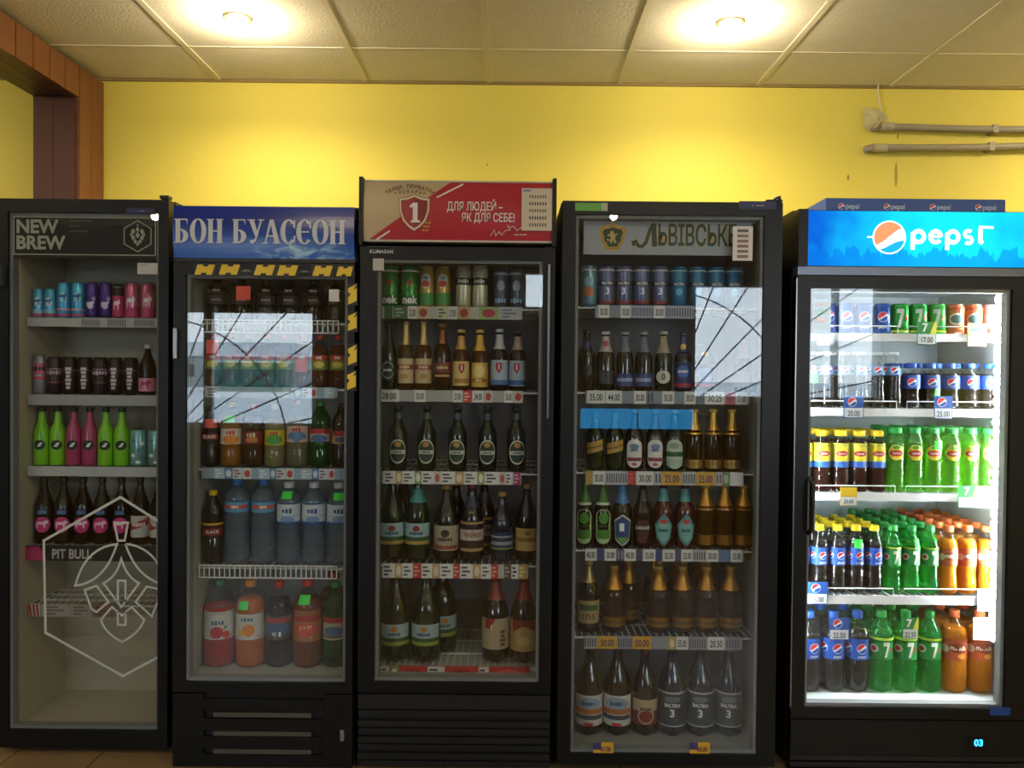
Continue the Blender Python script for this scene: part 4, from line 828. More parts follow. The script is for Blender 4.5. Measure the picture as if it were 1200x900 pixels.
def serif(ch):
    """heavy roman capitals in a unit-high cell: (shapes, advance)"""
    st = lambda x, w=.2: [rect2d(x, x + w, 0, 1), rect2d(x - .06, x + w + .06, 0, .045), rect2d(x - .06, x + w + .06, .955, 1)]
    Q = lambda *p: poly2d(list(p)); pi = math.pi
    if ch == 'Н': return st(.06) + st(.46) + [rect2d(.2, .5, .47, .53)], .76
    if ch == 'О': return [ring2d(.36, .36, .52, .15, .46, 0, 2 * pi)], .74
    if ch == 'С': return [ring2d(.36, .36, .52, .15, .46, R(42), R(318)), Q((.55, .70), (.64, .62), (.64, .98), (.59, .98)), Q((.56, .30), (.66, .36), (.64, .04), (.60, .06))], .69
    if ch == 'Є': return [ring2d(.36, .36, .52, .15, .46, R(42), R(318)), Q((.55, .70), (.64, .62), (.64, .98), (.59, .98)), rect2d(.18, .56, .47, .53)], .69
    if ch == 'Б':
        bowl = [(.26 + r_ * math.cos(R(-90 + 15 * i)), .29 + q * math.sin(R(-90 + 15 * i))) for i in range(13) for r_, q in ((.36, .29), (.14, .23))]
        return st(.06) + [rect2d(.2, .56, .945, 1), Q((.5, 1), (.58, 1), (.58, .74)), (bowl, [(2 * i, 2 * i + 1, 2 * i + 3, 2 * i + 2) for i in range(12)])], .68
    if ch == 'У': return [Q((.04, 1), (.26, 1), (.46, .34), (.36, .20)), Q((.56, 1), (.63, 1), (.36, .10), (.22, -.03), (.10, .03), (.10, .16), (.2, .14), (.30, .18)), rect2d(-.02, .32, .955, 1), rect2d(.46, .72, .955, 1)], .66
    if ch == 'А': return [Q((.30, 1), (.46, 1), (.74, 0), (.52, 0)), Q((.30, 1), (.38, .9), (.13, 0), (.06, 0)), rect2d(.16, .58, .28, .34), rect2d(-.02, .22, 0, .045), rect2d(.44, .8, 0, .045)], .76
    return [], .34
def serif_line(m, word, x0, x1, z0, z1, y, mat):
    adv = sum(serif(c)[1] for c in word); k = (x1 - x0) / adv; x = x0
    for c in word:
        sh_, a = serif(c)
        for i, (v, f) in enumerate(sh_): m.flat([(p * k, q * (z1 - z0)) for p, q in v], f, x, y(z0) - .0002 * i, z0, mat)
        x += a * k
def f2head(m):
    a, z1_ = F2.L(206, 257); b, z0_ = F2.L(407, 287)
    serif_line(m, 'БОН БУАСЄОН', a, b, z0_ - hz0, z1_ - hz0, lambda z: -.0135, P('silver_sign_letter', '#c4c8d0', 0.4))
printed('lettering', hd, f2head)
MB().box(-F2.hw + .002, F2.hw - .002, .0, .05, F2.dt + .002, hz0 - .001, GREYBLK).build('header_ledge', F2.root)
YEL = P('yellow_tape_print', '#d8b81c', .4)
def tape(m, cells, vertical=False):
    for (px, py, w, h) in cells:
        a = F2.L(px, py); k = 1 / 318.6; w_, h_ = w * k, h * k
        m.box(a[0] - w_ / 2 - .003, a[0] + w_ / 2 + .003, -.0010, -.0002, a[1] - h_ / 2 - .003, a[1] + h_ / 2 + .003, K('#16140c'))
        if vertical: S = [(-.5, -.5), (.5, -.32), (.5, .32), (.1, .2), (.5, .5), (-.5, .3), (-.5, .12), (-.2, .0), (-.5, -.15)]
        else: S = [(-.5, -.5), (-.2, -.5), (-.15, -.3), (.1, -.3), (.05, -.5), (.35, -.5), (.4, -.15), (.5, .5), (.2, .5), (.15, .3), (-.1, .3), (-.05, .5), (-.35, .5), (-.4, .15)]
        m.flat(*poly2d([(p * w_, q * h_) for p, q in S]), a[0], -.0014, a[1], YEL)
for c in ((240, 316, 24, 12), (269, 316, 25, 12), (310, 316.5, 25, 12), (337, 317, 25, 12), (378, 317.5, 24, 12), (404, 318, 20, 11)): printed('tape_sticker', F2.door, lambda m: tape(m, [c]))
for c in ((413, 345, 10, 24), (413, 377, 10, 22), (413, 416, 10, 24), (412, 446, 10, 22)): printed('tape_sticker', F2.door, lambda m: tape(m, [c], True))
for px, py in ((289, 317), (357, 318)):
    a = F2.L(px, py); v, f = poly2d([(.018 * math.cos(q), .008 * math.sin(q)) for q in [R(20 * i) for i in range(10)]]); MB().flat(v, f, a[0], -.0006, a[1] - .004, K('#6a6a60')).build('tape_sticker', F2.door)
sticker(F2, F2.door, 385, 339, 397, 353, '#c0c0bc', None)
RED = P('fluorescent_red_paper', '#e04a3c', .5); GRN = P('fluorescent_green_paper', '#3ce04a', .5)
sticker(F2, F2.door, 275, 335, 292, 351, RED, lambda m, a, b, c, d, y: None, .0145)
sticker(F2, F2.door, 240, 398, 255, 414, RED, None, .0145)
MB().box(-F2.hw + .008, -F2.hw + .022, -.016, 0, WZ(420, 205), WZ(385, 205), P('worn_aluminium', '#8a8a88', .3, .9)).build('handle', F2.door)
F2.shelf(377, 390, 'wire', 237, 397); F2.shelf(454, 466, '#9aa4ac', 240, 396); F2.shelf(549, 561, '#8a98a4', 237, 404); F2.shelf(664, 677, 'wire', 234, 395); F2.floor_row()
SN = [('#a8bccc', '=', '#d8e4ea', 12), ('#5a80ac', 'o', '#c8d8e4', 9), ('#c0cad2', '=', '#8a3a40', 11), ('#c8ccd0', 'o', '#b84040', 9), ('#8aa8c4', None, BK, 7)]
F2.strip(1, [(241, 258, '#b8bcbe', '=', '#4a4a4a')] + autostrip(330, 395, SN, 2)); F2.strip(2, autostrip(251, 403, SN, 5))
m = MB()
base = [(-F2.hw + .002, F2.hw - .002, .0, .045, .06, F2.db - .006)]
MB().box(-F2.hw + .002, F2.hw - .002, .02, .05, .004, F2.db - .006, P('grille_recess', '#08080a', .6)).build('grille_panel', F2.root)
MB().box(-F2.hw + .002, WX(238, 860) - F2.xc, .004, .02, .004, F2.db - .006, BLACK).build('grille_side', F2.root); MB().box(WX(378, 860) - F2.xc, F2.hw - .002, .004, .02, .004, F2.db - .006, BLACK).build('grille_side', F2.root)
for py in (827, 850, 871, 892):
    zz = WZ(py, 310); MB().box(WX(238, 860) - F2.xc, WX(378, 860) - F2.xc, .003, .014, zz - .022, zz + .022, BLACK).build('slat', F2.root)
for py in (839, 861, 882):
    zz = WZ(py, 310); MB().box(WX(249, 860) - F2.xc, WX(364, 860) - F2.xc, .006, .018, zz - .0085, zz + .0085, P('dull_grey_slat', '#4a4a46', .5)).build('slat', F2.root)
MB().box(F2.hw - .045, F2.hw - .03, -.004, .02, WZ(868, 395), WZ(855, 395), CHROME).build('lock', F2.root)
# ---------------------------------------------------------------- fridge 3: tan and red shield header
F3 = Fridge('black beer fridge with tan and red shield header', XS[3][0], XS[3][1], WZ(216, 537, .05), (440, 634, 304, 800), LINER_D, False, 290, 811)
hz0, hz1 = WZ(284, 537), WZ(212, 537); cw = .014
hd = bulged('header_sign', F3.root, F3.hw - cw, hz0, hz1, .010, P('tan_sign_print', '#b8a27c', .3))
for sx in (-1, 1): MB().box(sx * (F3.hw - cw / 2) - cw / 2, sx * (F3.hw - cw / 2) + cw / 2, -.02, .06, hz0 - .015, hz1 + .008, BLACK).build('header_cap', F3.root)
def f3head(m):
    Q = lambda px, py: (F3.L(px, py)[0], F3.L(px, py)[1] - hz0)
    y = -.0125; RD = P('red_sign_print', '#a8202c', .3); WH = P('white_sign_print', '#d8d4cc', .4); hw = F3.hw - cw - .001; H_ = hz1 - hz0
    yb = lambda z: -.010 * math.sin(math.pi * max(0, min(1, z / H_)))
    pa, pb = Q(432, 280)[0], Q(528, 216)[0]
    nn = 10; v = []; f = []
    for i in range(nn + 1):
        t = i / nn; z = .006 + (H_ - .012) * t; v += [(pa + (pb - pa) * t, yb(z) - .0006, z), (hw, yb(z) - .0006, z)]
        if i: f.append((2 * i - 2, 2 * i - 1, 2 * i + 1, 2 * i))
    m.add(v, f, RD)
    lo = hz0 * 0 + .0; m.box(-hw, hw, -.0035, .0, .0, .007, P('pale_sign_edge', '#b0aca4', .4)).box(-hw, hw, -.0035, .0, H_ - .006, H_, P('pale_sign_edge', '#b0aca4', .4))
    def par(px0, py0, px1, py1, w):
        a, b = Q(px0, py0), Q(px1, py1); v2, f2 = stroke2d([a, b], w); m.add([(p, yb(q) - .001, q) for p, q in v2], f2, WH)
    par(512, 232, 543, 216, .006); par(441, 281, 457, 271, .006)
    cx, cz = Q(486, 250); sc = .061
    shd = lambda k: [(cx + k * sc * p, cz + k * sc * 1.12 * q) for p, q in ((-.95, .78), (-.5, .82), (0, 1.0), (.5, .82), (.95, .78), (.92, .1), (.7, -.45), (.35, -.8), (0, -1.0), (-.35, -.8), (-.7, -.45), (-.92, .1))]
    for k, (s_, c) in enumerate(((1.0, '#8a6a3c'), (.95, '#d0c4a8'), (.84, '#9a1c28'))): m.flat(*poly2d(shd(s_)), 0, y - .0004 * k, 0, K(c, .35))
    m.flat(*poly2d([(cx, cz + .05), (cx + .047, cz + .042), (cx + .045, cz + .005), (cx + .033, cz - .026), (cx, cz - .055)]), 0, y - .0014, 0, K('#7c1420', .35))
    s1 = [(-.16, -.62), (.42, -.62), (.42, -.50), (.26, -.46), (.26, .62), (-.02, .62), (-.24, .42), (-.24, .32), (-.03, .32), (-.03, -.46), (-.16, -.50)]
    m.flat(*poly2d([(cx + sc * .95 * p - .003, cz + sc * .95 * q) for p, q in s1]), 0, y - .002, 0, WH)
    tx, tz = Q(481, 219)
    for word, r_, sz, wd, dz in (('ПЕРША ПРИВАТНА', .16, .019, .175, 0), ('БРОВАРНЯ', .145, .017, .105, -.019)):
        n_ = len(word); span = wd / r_
        for i, ch in enumerate(word):
            a = span * (.5 - i / (n_ - 1)); m.text(ch, tx - r_ * math.sin(a), y + .006, tz + dz - r_ * (1 - math.cos(a)), sz, K('#4a3424'), .02, .9, rot=a)
    for i in range(7):                      # wheat ear beside the shield
        for k in range(2):
            a = Q(506 - i * 1.6 + k * 4, 244 + i * 4.4); m.flat(*poly2d([(p * .007 + a[0], q * .004 + a[1]) for p, q in ellipse(1, 1, 8)]), 0, y + .003, 0, K('#b8823c'))
    q = Q(524, 243); m.text('ДЛЯ ЛЮДЕЙ –', q[0], y, q[1], .043, WH, .014, .66, 'LEFT')
    q = Q(541, 256); m.text('ЯК ДЛЯ СЕБЕ!', q[0], y, q[1], .043, WH, .014, .66, 'LEFT')
    sig = [(575, 277), (579, 270), (581, 277), (585, 272), (588, 276), (592, 271), (598, 270), (594, 264), (597, 267), (602, 266), (606, 271), (611, 267), (616, 271), (622, 266)]
    v2, f2 = stroke2d([Q(*p) for p in sig], .0022); m.flat(v2, f2, 0, y + .002, 0, WH)
    for k in range(5): a = Q(603 + k * 3, 275.5); m.flat(*rect2d(a[0], a[0] + .006, a[1] - .002, a[1] + .002), 0, y + .004, 0, WH)
printed('lettering', hd, f3head)
def pricelist(m, a, b, c, d, y):
    n_ = 5
    for i in range(n_):
        zz = d - (d - c) * (.2 + .165 * i)
        for k in range(7): u = a + (b - a) * (.25 + .085 * k); m.flat(*rect2d(u, u + (b - a) * .05, zz - (d - c) * (.035 + .01 * (i // 3)), zz + (d - c) * .035), 0, y, 0, K('#4a4640' if i % 2 else '#6a5a50'))
    m.flat(*rect2d(a + (b - a) * .05, a + (b - a) * .3, d - (d - c) * .08, d - (d - c) * .04), 0, y, 0, K('#5a6aa8'))
sticker(F3, F3.root, 611, 222, 647, 271, '#c4b8a0', pricelist, -.0155).name = 'price_list'
MB().box(-F3.hw + .002, F3.hw - .002, .004, .05, F3.dt + .002, hz0 - .016, P('grey_ledge', '#4a4c54', .4)).build('header_ledge', F3.root)
q = F3.L(447, 295); MB().text('KLIMASAN', q[0], -.0008, q[1], .017, K('#b0b0b0'), .03, 1.0, 'CENTER', 1.1).build('maker_name', F3.door)
sticker(F3, F3.door, 437, 303, 450, 317, '#a8a8a0', None, -.0012)
MB().box(F3.gx1 + .018, F3.gx1 + .026, -.012, 0, WZ(490, 641), WZ(310, 641), P('worn_aluminium', '#8a8a88', .3, .9)).build('handle', F3.door)
F3.shelf(360, 374, '#a8a8a0', 444, 612); F3.shelf(458, 471, '#a4a6a8', 444, 612); F3.shelf(553, 567, '#b4b6b8', 448, 611); F3.shelf(661, 677, '#b0b2b4', 448, 619); MB().box(F3.ix0 + .006, F3.ix1 - .006, SY + .003, .58, WZ(781, 537, SY) - .0175, WZ(781, 537, SY) - .0125, LINER).build('floor_tray', F3.root)
F3.shelf(781, 797, '#a82a30', 447, 621)
F3.strip(0, [(449, 459, '#3c6a3c', None, BK), (460, 476, '#3c5a44', '=', '#8a9a84'), (477, 487, '#c8c4bc', '32.00', BK), (488, 501, '#b8a47c', 'o', '#8a3a34'), (511, 523, '#b8b898', '=', '#3a5a34'), (524, 534, '#c8c8c4', '27.00', BK), (535, 549, '#a8905c', 'o', '#8a3430'), (560, 582, '#8aa464', 'o', '#a8304c'), (584, 608, '#a8acb4', '=', '#6a7088')])
F3.strip(1, [(444, 467, '#dadad8', '28.00', BK), (485, 498, '#dadad8', '30.00', BK), (530, 541, '#dadad8', '25.00', BK), (542, 552, '#c83a34', '=', '#e0c8b0'), (553, 566, '#dadad8', '24.00', BK), (567, 576, '#c0bcb8', 'o', '#a84038'), (590, 600, '#dadad8', '26.00', BK), (601, 612, '#c0bcb8', 'o', '#a84038')])
TG = [('#d8d8d8', '=', '#4a4a4c', 15), ('#b89a6c', 'o', '#d8cdb0', 9), ('#d8d8d8', '=', '#5a5a5c', 15), ('#8aa46c', 'o', '#e0e0d0', 9), ('#d8d8d8', '=', '#4a4a4c', 17), ('#c8c0bc', 'o', '#b85a40', 8)]
F3.strip(2, autostrip(450, 600, TG, 4) + [(602, 610, '#a03a64', '=', '#d8b0c0')]); F3.strip(3, autostrip(449, 590, TG[:2] + [('#d8d8d8', '=', '#5a5a5c', 14), ('#b83834', '=', '#d8a8a0', 9)], 9) + [(592, 600, '#5a4a44', '=', '#a8a09c'), (601, 608, '#d8d8d8', '=', BK), (609, 618, '#b89850', '=', '#e0d0a0')])
F3.strip(4, [(448, 458, '#b8b8ac', '=', '#3a3a3c'), (459, 469, '#6a8a4c', 'o', '#d0c8a8'), (470, 501, '#b02c30', 'o', '#8a1c20'), (503, 523, '#c4c0b8', '=', '#3a3a3c'), (524, 561, '#b02c30', 'o', '#8a1c20'), (563, 575, '#c4c0b8', '=', '#3a3a3c'), (576, 620, '#a82830', 'o', '#c05048')])
gp = P('black_grille_plastic', '#101012', .5)
MB().box(-F3.hw + .004, F3.hw - .004, .02, .05, .004, F3.db - .006, P('grille_recess', '#08080a', .6)).build('grille_panel', F3.root)
for py in (823, 838, 849, 859, 868, 878, 887, 897):
    zz = WZ(py, 530); hh = .026 if py == 823 else .0105
    MB().box(-F3.hw + .004, F3.hw - .004, .002 if py in (823, 849, 868, 887) else .011, .016, zz - hh, zz + hh, gp).build('slat', F3.root)
# ---------------------------------------------------------------- fridge 4: lion crest
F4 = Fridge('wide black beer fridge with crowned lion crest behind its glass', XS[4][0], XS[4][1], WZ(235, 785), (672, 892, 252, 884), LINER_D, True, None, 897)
a, z1 = F4.L(684, 259, .06); b, z0 = F4.L(880, 300, .06)
hd = MB().box(a, b, .058, .064, z0, z1, P('grey_sign_board', '#a0a4b0', .4)).build('header_sign', F4.root)
def f4head(m):
    Q = lambda px, py: F4.L(px, py, .058); y = .0575; GRN_ = P('bottle_green_print', '#143820', .4); GLD = P('gold_print', '#b89438', .35, .3)
    q = Q(817, 277)
    m.text('ЬВІВСЬКЕ', q[0], y, q[1] - .002, .108, GLD, .036, .56, 'CENTER', .98); m.text('ЬВІВСЬКЕ', q[0], y - .0006, q[1] - .002, .108, GRN_, .018, .56, 'CENTER', .98)
    lam = [(743, 288), (742, 284), (745, 283), (748, 288), (752, 289), (757, 284), (762, 268), (766, 263), (767, 263)]
    for k, (c, w) in enumerate(((GLD, .016), (GRN_, .012))):
        v, f = stroke2d([Q(*p) for p in lam], w); m.flat(v, f, 0, y - .0006 * k - .0001, 0, c)
        v, f = stroke2d([Q(766, 262), Q(767, 289)], w + .006); m.flat(v, f, 0, y - .0006 * k - .0002, 0, c)
    q = Q(718, 277)
    sh0 = [(-.95, .5), (-.75, .75), (-.3, .8), (0, .95), (.3, .8), (.75, .75), (.95, .5), (.8, .1), (.75, -.35), (.5, -.6), (.45, -.85), (-.45, -.85), (-.5, -.6), (-.75, -.35), (-.8, .1)]
    for k, (s_, c) in enumerate(((.056, GLD), (.050, P('red_crest_edge', '#8a4a24', .4)), (.047, GLD), (.041, GRN_))): m.flat(*poly2d([(q[0] + s_ * p, q[1] - .004 + s_ * 1.0 * r_) for p, r_ in sh0]), 0, y - .0004 * k, 0, c)
    lion = [(-.25, -.5), (-.05, -.5), (.0, -.2), (.15, -.5), (.35, -.5), (.2, -.15), (.22, .1), (.45, .3), (.3, .35), (.1, .22), (.12, .45), (-.05, .6), (-.28, .5), (-.2, .3), (-.45, .25), (-.5, .1), (-.25, .12), (-.15, -.1), (-.35, -.2), (-.55, -.1), (-.5, -.3), (-.2, -.3)]
    m.flat(*poly2d([(q[0] + .042 * p, q[1] - .004 + .042 * r_) for p, r_ in lion]), 0, y - .002, 0, P('pale_gold_print', '#c8ae64', .4))
    for px, py, rx, rz in ((718, 262, .012, .006), (718, 257, .005, .008), (711, 266, .008, .006), (725, 266, .008, .006)):
        a_ = Q(px, py); m.flat(*poly2d([(a_[0] + rx * p, a_[1] + rz * r_) for p, r_ in ellipse(1, 1, 12)]), 0, y - .001, 0, GLD)
printed('lettering', hd, f4head)
sticker(F4, F4.door, 674, 238, 712, 247, '#5a9a3c', lambda m, a, b, c, d, y: m.flat(*rect2d(b - (b - a) * .18, b, c, d), 0, y, 0, K('#a8a490')), -.0015)
sticker(F4, F4.door, 866, 236, 910, 245, '#1c2350', lambda m, a, b, c, d, y: m.text('-  -----', (a + b) / 2, y, (c + d) / 2, .018, K('#a8a8d0'), .02), -.0015)
def plist2(m, a, b, c, d, y):
    for i in range(6):
        zz = d - (d - c) * (.13 + .15 * i); m.flat(*rect2d(a + (b - a) * .22, b - (b - a) * .22, zz - (d - c) * .045, zz + (d - c) * .045), 0, y, 0, K('#7a5a50' if i else '#4a4a50'))
sticker(F4, F4.door, 859, 265, 883, 305, '#c8c4c4', plist2, .0065)
MB().tube([(F4.hw - .04, .02, F4.top), (F4.hw - .03, .01, F4.top + .012), (F4.hw - .01, .015, F4.top + .02), (F4.hw - .004, .03, F4.top + .004)], .006, GREYBLK, 6).build('cable_stub', F4.root)
MB().box(F4.hw - .06, F4.hw - .002, .004, .04, F4.top, F4.top + .008, BLACK).build('hinge', F4.root)
F4.shelf(359, 373, '#7a8290', 697, 812); F4.shelf(459, 473, '#7c8898', 686, 878); F4.shelf(553, 568, '#9aa0a8', 686, 871); F4.shelf(644, 657, '#8a92a0', 686, 871); F4.shelf(746, 760, '#8c9098', 687, 870); F4.floor_row()
wt = '#d4d4d6'
F4.strip(0, [(699, 712, wt, '30.00', BK), (725, 737, wt, '30.00', BK), (738, 763, '#9aa2b8', '|', '#4a526c'), (764, 777, wt, '30.00', BK), (778, 811, '#9aa2b8', '|', '#4a526c')])
F4.strip(1, [(687, 708, wt, '35.00', BK), (709, 728, wt, '44.00', BK), (742, 756, wt, '30.00', BK), (757, 765, '#70788c', '|', '#3a425c'), (775, 789, wt, '30.00', BK), (801, 814, wt, '30.00', BK), (815, 824, '#70788c', '|', '#3a425c'), (825, 848, wt, '30.25', BK), (849, 860, '#b85060', 'o', '#8a3040'), (861, 875, wt, '27.00', BK)])
F4.strip(2, [(686, 694, '#b89858', None, BK), (695, 709, wt, '30.00', BK), (710, 735, '#b0b2bc', '|', '#4a4c5c'), (736, 745, '#b03c38', '=', '#c86058'), (746, 766, wt, '30.00', BK), (767, 775, '#b0b2bc', '|', '#4a4c5c'), (776, 799, '#c89a30', '25.00', '#3a2c60'), (800, 815, '#b0b2bc', '|', '#4a4c5c'), (816, 838, '#c89a30', '25.00', '#3a2c60'), (839, 846, '#b0b2bc', '|', '#8a3c58'), (847, 855, '#6a8a5c', 'o', '#b0b8a0'), (856, 871, wt, None, BK)])
bl = '#3c4478'
F4.strip(3, [(687, 700, wt, '40.00', BK), (701, 709, bl, None, BK), (710, 723, wt, '30.00', BK), (724, 732, '#4a4e68', '|', '#8a90a8'), (733, 746, wt, '40.00', BK), (747, 754, '#4a4e68', None, BK), (755, 769, wt, '35.00', BK), (770, 777, bl, None, BK), (778, 792, wt, '35.00', BK), (793, 799, '#4a4e78', None, BK), (800, 813, wt, '35.00', BK), (814, 828, '#b0b2bc', '|', '#4a4c5c'), (829, 843, wt, '30.00', BK), (844, 857, '#5a7a9c', None, BK), (858, 871, wt, '35.00', BK)])
F4.strip(4, [(687, 701, '#a0a2a8', '|', '#3c3e48'), (703, 725, '#c89a30', '50.00', '#3a2c60'), (726, 743, '#8a8c98', '|', '#4a4c5c'), (744, 766, '#c89a30', '50.00', '#3a2c60'), (786, 794, '#b89c68', 'o', '#e0d0a8'), (795, 809, wt, '55.00', BK), (810, 830, '#8a8c98', '|', '#5a5c6c'), (832, 852, wt, '20.50', BK), (853, 869, '#8a8c98', '|', '#5a5c6c')])
for px0, px1, t in ((695, 719, '67.00'), (808, 832, '60.00')):
    a, z0 = F4.L(px0, 883, .0065); b, z1 = F4.L(px1, 870, .0065); y = .0062
    m = MB().box(a, b, y, y + .0012, z0, z1, K('#c89a30')); m.flat(*rect2d(a, a + (b - a) * .4, z0 + (z1 - z0) * .35, z1), 0, y - .0005, 0, K('#3c3c70')); m.text(t, a + (b - a) * .62, y - .001, z0 + (z1 - z0) * .38, .024, K('#2c2440'), .02, .7); m.build('price_tag', F4.door)
MB().box(-F4.hw + .004, F4.hw - .004, .01, .05, .03, F4.db - .006, gp).build('kick_panel', F4.root)
# ---------------------------------------------------------------- fridge 5: lit soft-drink fridge
F5 = Fridge('lit soft-drink fridge with glowing blue header', XS[5][0], XS[5][1], WZ(248, 1075, .05), (947, 1183, 338, 830), LINER_W, False, 324, 843)
def lightbox_mat():
    m, n, l, o = newmat('backlit_blue_print'); e = n.new('ShaderNodeEmission'); l.new(e.outputs[0], o.inputs[0]); e.inputs[1].default_value = 1.1
    tc = n.new('ShaderNodeTexCoord'); sp = n.new('ShaderNodeSeparateXYZ'); l.new(tc.outputs['Object'], sp.inputs[0])
    def M(op, a, b=None):
        q = n.new('ShaderNodeMath'); q.operation = op
        for i, v in enumerate((a, b)):
            if v is None: continue
            if isinstance(v, (int, float)): q.inputs[i].default_value = v
            else: l.new(v, q.inputs[i])
        return q.outputs[0]
    clamp = lambda v: M('MINIMUM', M('MAXIMUM', v, 0.0), 1.0)
    x, z = sp.outputs[0], sp.outputs[2]
    nz = n.new('ShaderNodeTexNoise'); nz.inputs['Scale'].default_value = 9; nz.inputs['Detail'].default_value = 3; l.new(tc.outputs['Object'], nz.inputs[0])
    glowx = clamp(M('SUBTRACT', 1.05, M('MULTIPLY', M('ABSOLUTE', M('SUBTRACT', x, .12)), 2.0)))
    t = clamp(M('ADD', M('MULTIPLY', glowx, 1.25), M('MULTIPLY', M('SUBTRACT', nz.outputs[0], .5), .8)))
    r = n.new('ShaderNodeMix'); r.data_type = 'RGBA'; l.new(t, r.inputs[0]); r.inputs[6].default_value = lin('#0a5cc4'); r.inputs[7].default_value = lin('#18d6ff')
    mp = n.new('ShaderNodeMapping'); mp.inputs['Scale'].default_value = (38, 1, 9); l.new(tc.outputs['Object'], mp.inputs[0])
    nh = n.new('ShaderNodeTexNoise'); nh.inputs['Scale'].default_value = 1.0; nh.inputs['Detail'].default_value = 2; l.new(mp.outputs[0], nh.inputs[0])
    hands = clamp(M('MULTIPLY', M('SUBTRACT', M('ADD', M('MULTIPLY', nh.outputs[0], .13), -.012), z), 120.0))
    r2 = n.new('ShaderNodeMix'); r2.data_type = 'RGBA'; l.new(M('MULTIPLY', hands, .55), r2.inputs[0]); l.new(r.outputs[2], r2.inputs[6]); r2.inputs[7].default_value = lin('#0a6ad0'); l.new(r2.outputs[2], e.inputs[0])
    return m
hz0, hz1 = WZ(312, 1075), WZ(248, 1075); lx0 = WX(946, 280) - F5.xc
hb = MB().box(-F5.hw, F5.hw, .01, .055, hz0 - .004, hz1 + .004, BLACK).box(-F5.hw, lx0 - .001, -.012, .01, hz0 - .004, hz1 + .004, BLACK).build('header_case', F5.root)
hd = bulged('header_sign', F5.root, .1, hz0, hz1, .012, lightbox_mat(), -.0, .012)
me = hd.data
for v in me.vertices: v.co.x = (lx0 if v.co.x < 0 else F5.hw - .004)
def f5head(m):
    Q = lambda px, py: (F5.L(px, py)[0], F5.L(px, py)[1] - hz0); WHT = glow('white_backlit_letter', '#ffffff', 1.3); y = -.014
    q = Q(1040, 279)
    r_ = .056; n_ = 21; xs = [-r_ * math.cos(math.pi * k / (n_ - 1)) for k in range(n_)]; c = lambda x: math.sqrt(max(0, r_ * r_ - x * x))
    wv = lambda x: .22 * x + .14 * r_ * math.sin(x / r_ * 2.4); up = lambda x: max(-c(x), min(c(x), wv(x) + .06 * r_ + .3 * x)); dn = lambda x: max(-c(x), min(c(x), wv(x) - .52 * r_))
    m.flat(*poly2d(ellipse(r_ * 1.09, r_ * 1.09, 40)), q[0], y, q[1], WHT)
    m.flat(*column2d(xs, up, c), q[0], y - .0006, q[1], glow('orange_backlit', '#f09a6a', 1.0)); m.flat(*column2d(xs, lambda x: -c(x), dn), q[0], y - .0006, q[1], glow('blue_backlit', '#20b4f0', 1.0))
    m.flat(*rect2d(-.022, .0, -.003, .003), q[0] - r_ * 1.05, y, q[1] + .001, WHT)
    # rounded lower-case letters drawn as strokes
    def ring(cx, cz, r, w, a0=0, a1=360, sx=1.0):
        pts = [(cx + sx * r * math.cos(R(a)), cz + r * math.sin(R(a))) for a in range(a0, a1 + 1, 12)]; m.flat(*stroke2d(pts, w), 0, y - .0004, 0, WHT)
    bar = lambda *p, w=.0155: m.flat(*stroke2d(list(p), w), 0, y - .0004, 0, WHT)
    bx, bz = Q(1074, 278); k = 1 / 318.6; s = .0200; w = .0155
    px = lambda t: bx + (t - 1074) * k
    ring(px(1074), bz, s, w, 0, 360, 1.0); bar((px(1067.5), bz + .015), (px(1067.5), bz - .048))
    ring(px(1094), bz, s, w, 0, 330, .95); bar((px(1088), bz + .001), (px(1100), bz + .001), w=.009)
    ring(px(1114), bz, s, w, 0, 360, 1.0); bar((px(1107.5), bz + .015), (px(1107.5), bz - .048))
    ring(px(1132), bz + .011, .0115, .0135, 40, 270, 1.15); ring(px(1132), bz - .0115, .0115, .0135, -140, 90, 1.15)
    bar((px(1146), bz + .030), (px(1146), bz - .016), (px(1149), bz - .022)); bar((px(1144), bz + .037), (px(1161), bz + .035), w=.009)
printed('lettering', hd, f5head)
MB().box(-F5.hw + .002, F5.hw - .002, -.002, .05, F5.dt + .003, hz0 - .005, P('steel_strip', '#6a7080', .35, .6)).build('header_ledge', F5.root)
MB().box(-F5.hw - .003, -F5.hw + .001, -.004, .004, .25, F5.dt - .01, P('worn_aluminium', '#8a8a88', .3, .9)).build('edge_profile', F5.root)
hx = F5.gx0 + .004
MB().tube([(hx, 0, WZ(560, 948)), (hx, -.035, WZ(566, 948)), (hx, -.035, WZ(618, 948)), (hx, 0, WZ(624, 948))], .011, BLACK, 8).build('handle', F5.door)
sticker(F5, F5.door, 1160, 829, 1184, 838, '#143c8c', None, -.0015)
for nm, xx in (('led_strip', F5.L(1168, 550, DY + .03)[0]), ('led_strip', F5.ix0 + .008)):  # left strip is added, unseen behind the frame, to brighten the interior
    led = MB().box(xx, xx + .02, DY + .03, DY + .05, F5.gz0 + .22, F5.iz1 - .02, K('#e0e0e0')).build(nm, F5.root)
    m = MB(); n_ = 34; e0, e1 = (xx - .006, xx) if xx > 0 else (xx + .02, xx + .026)
    for i in range(n_):
        zz = F5.gz0 + .23 + (F5.iz1 - .26 - F5.gz0) * i / n_; m.box(xx + .002, xx + .016, DY + .022, DY + .03, zz, zz + .022, (glow('cool_led', (0.95, 1.0, 1.0), 260.0) if xx > 0 else glow('added_fill_led', (0.95, 1.0, 1.0), 70.0)))
        m.box(e0, e1, DY + .03, DY + .048, zz, zz + .022, (glow('cool_led', (0.95, 1.0, 1.0), 260.0) if xx > 0 else glow('added_fill_led', (0.95, 1.0, 1.0), 70.0)))
    m.build('diode', led)
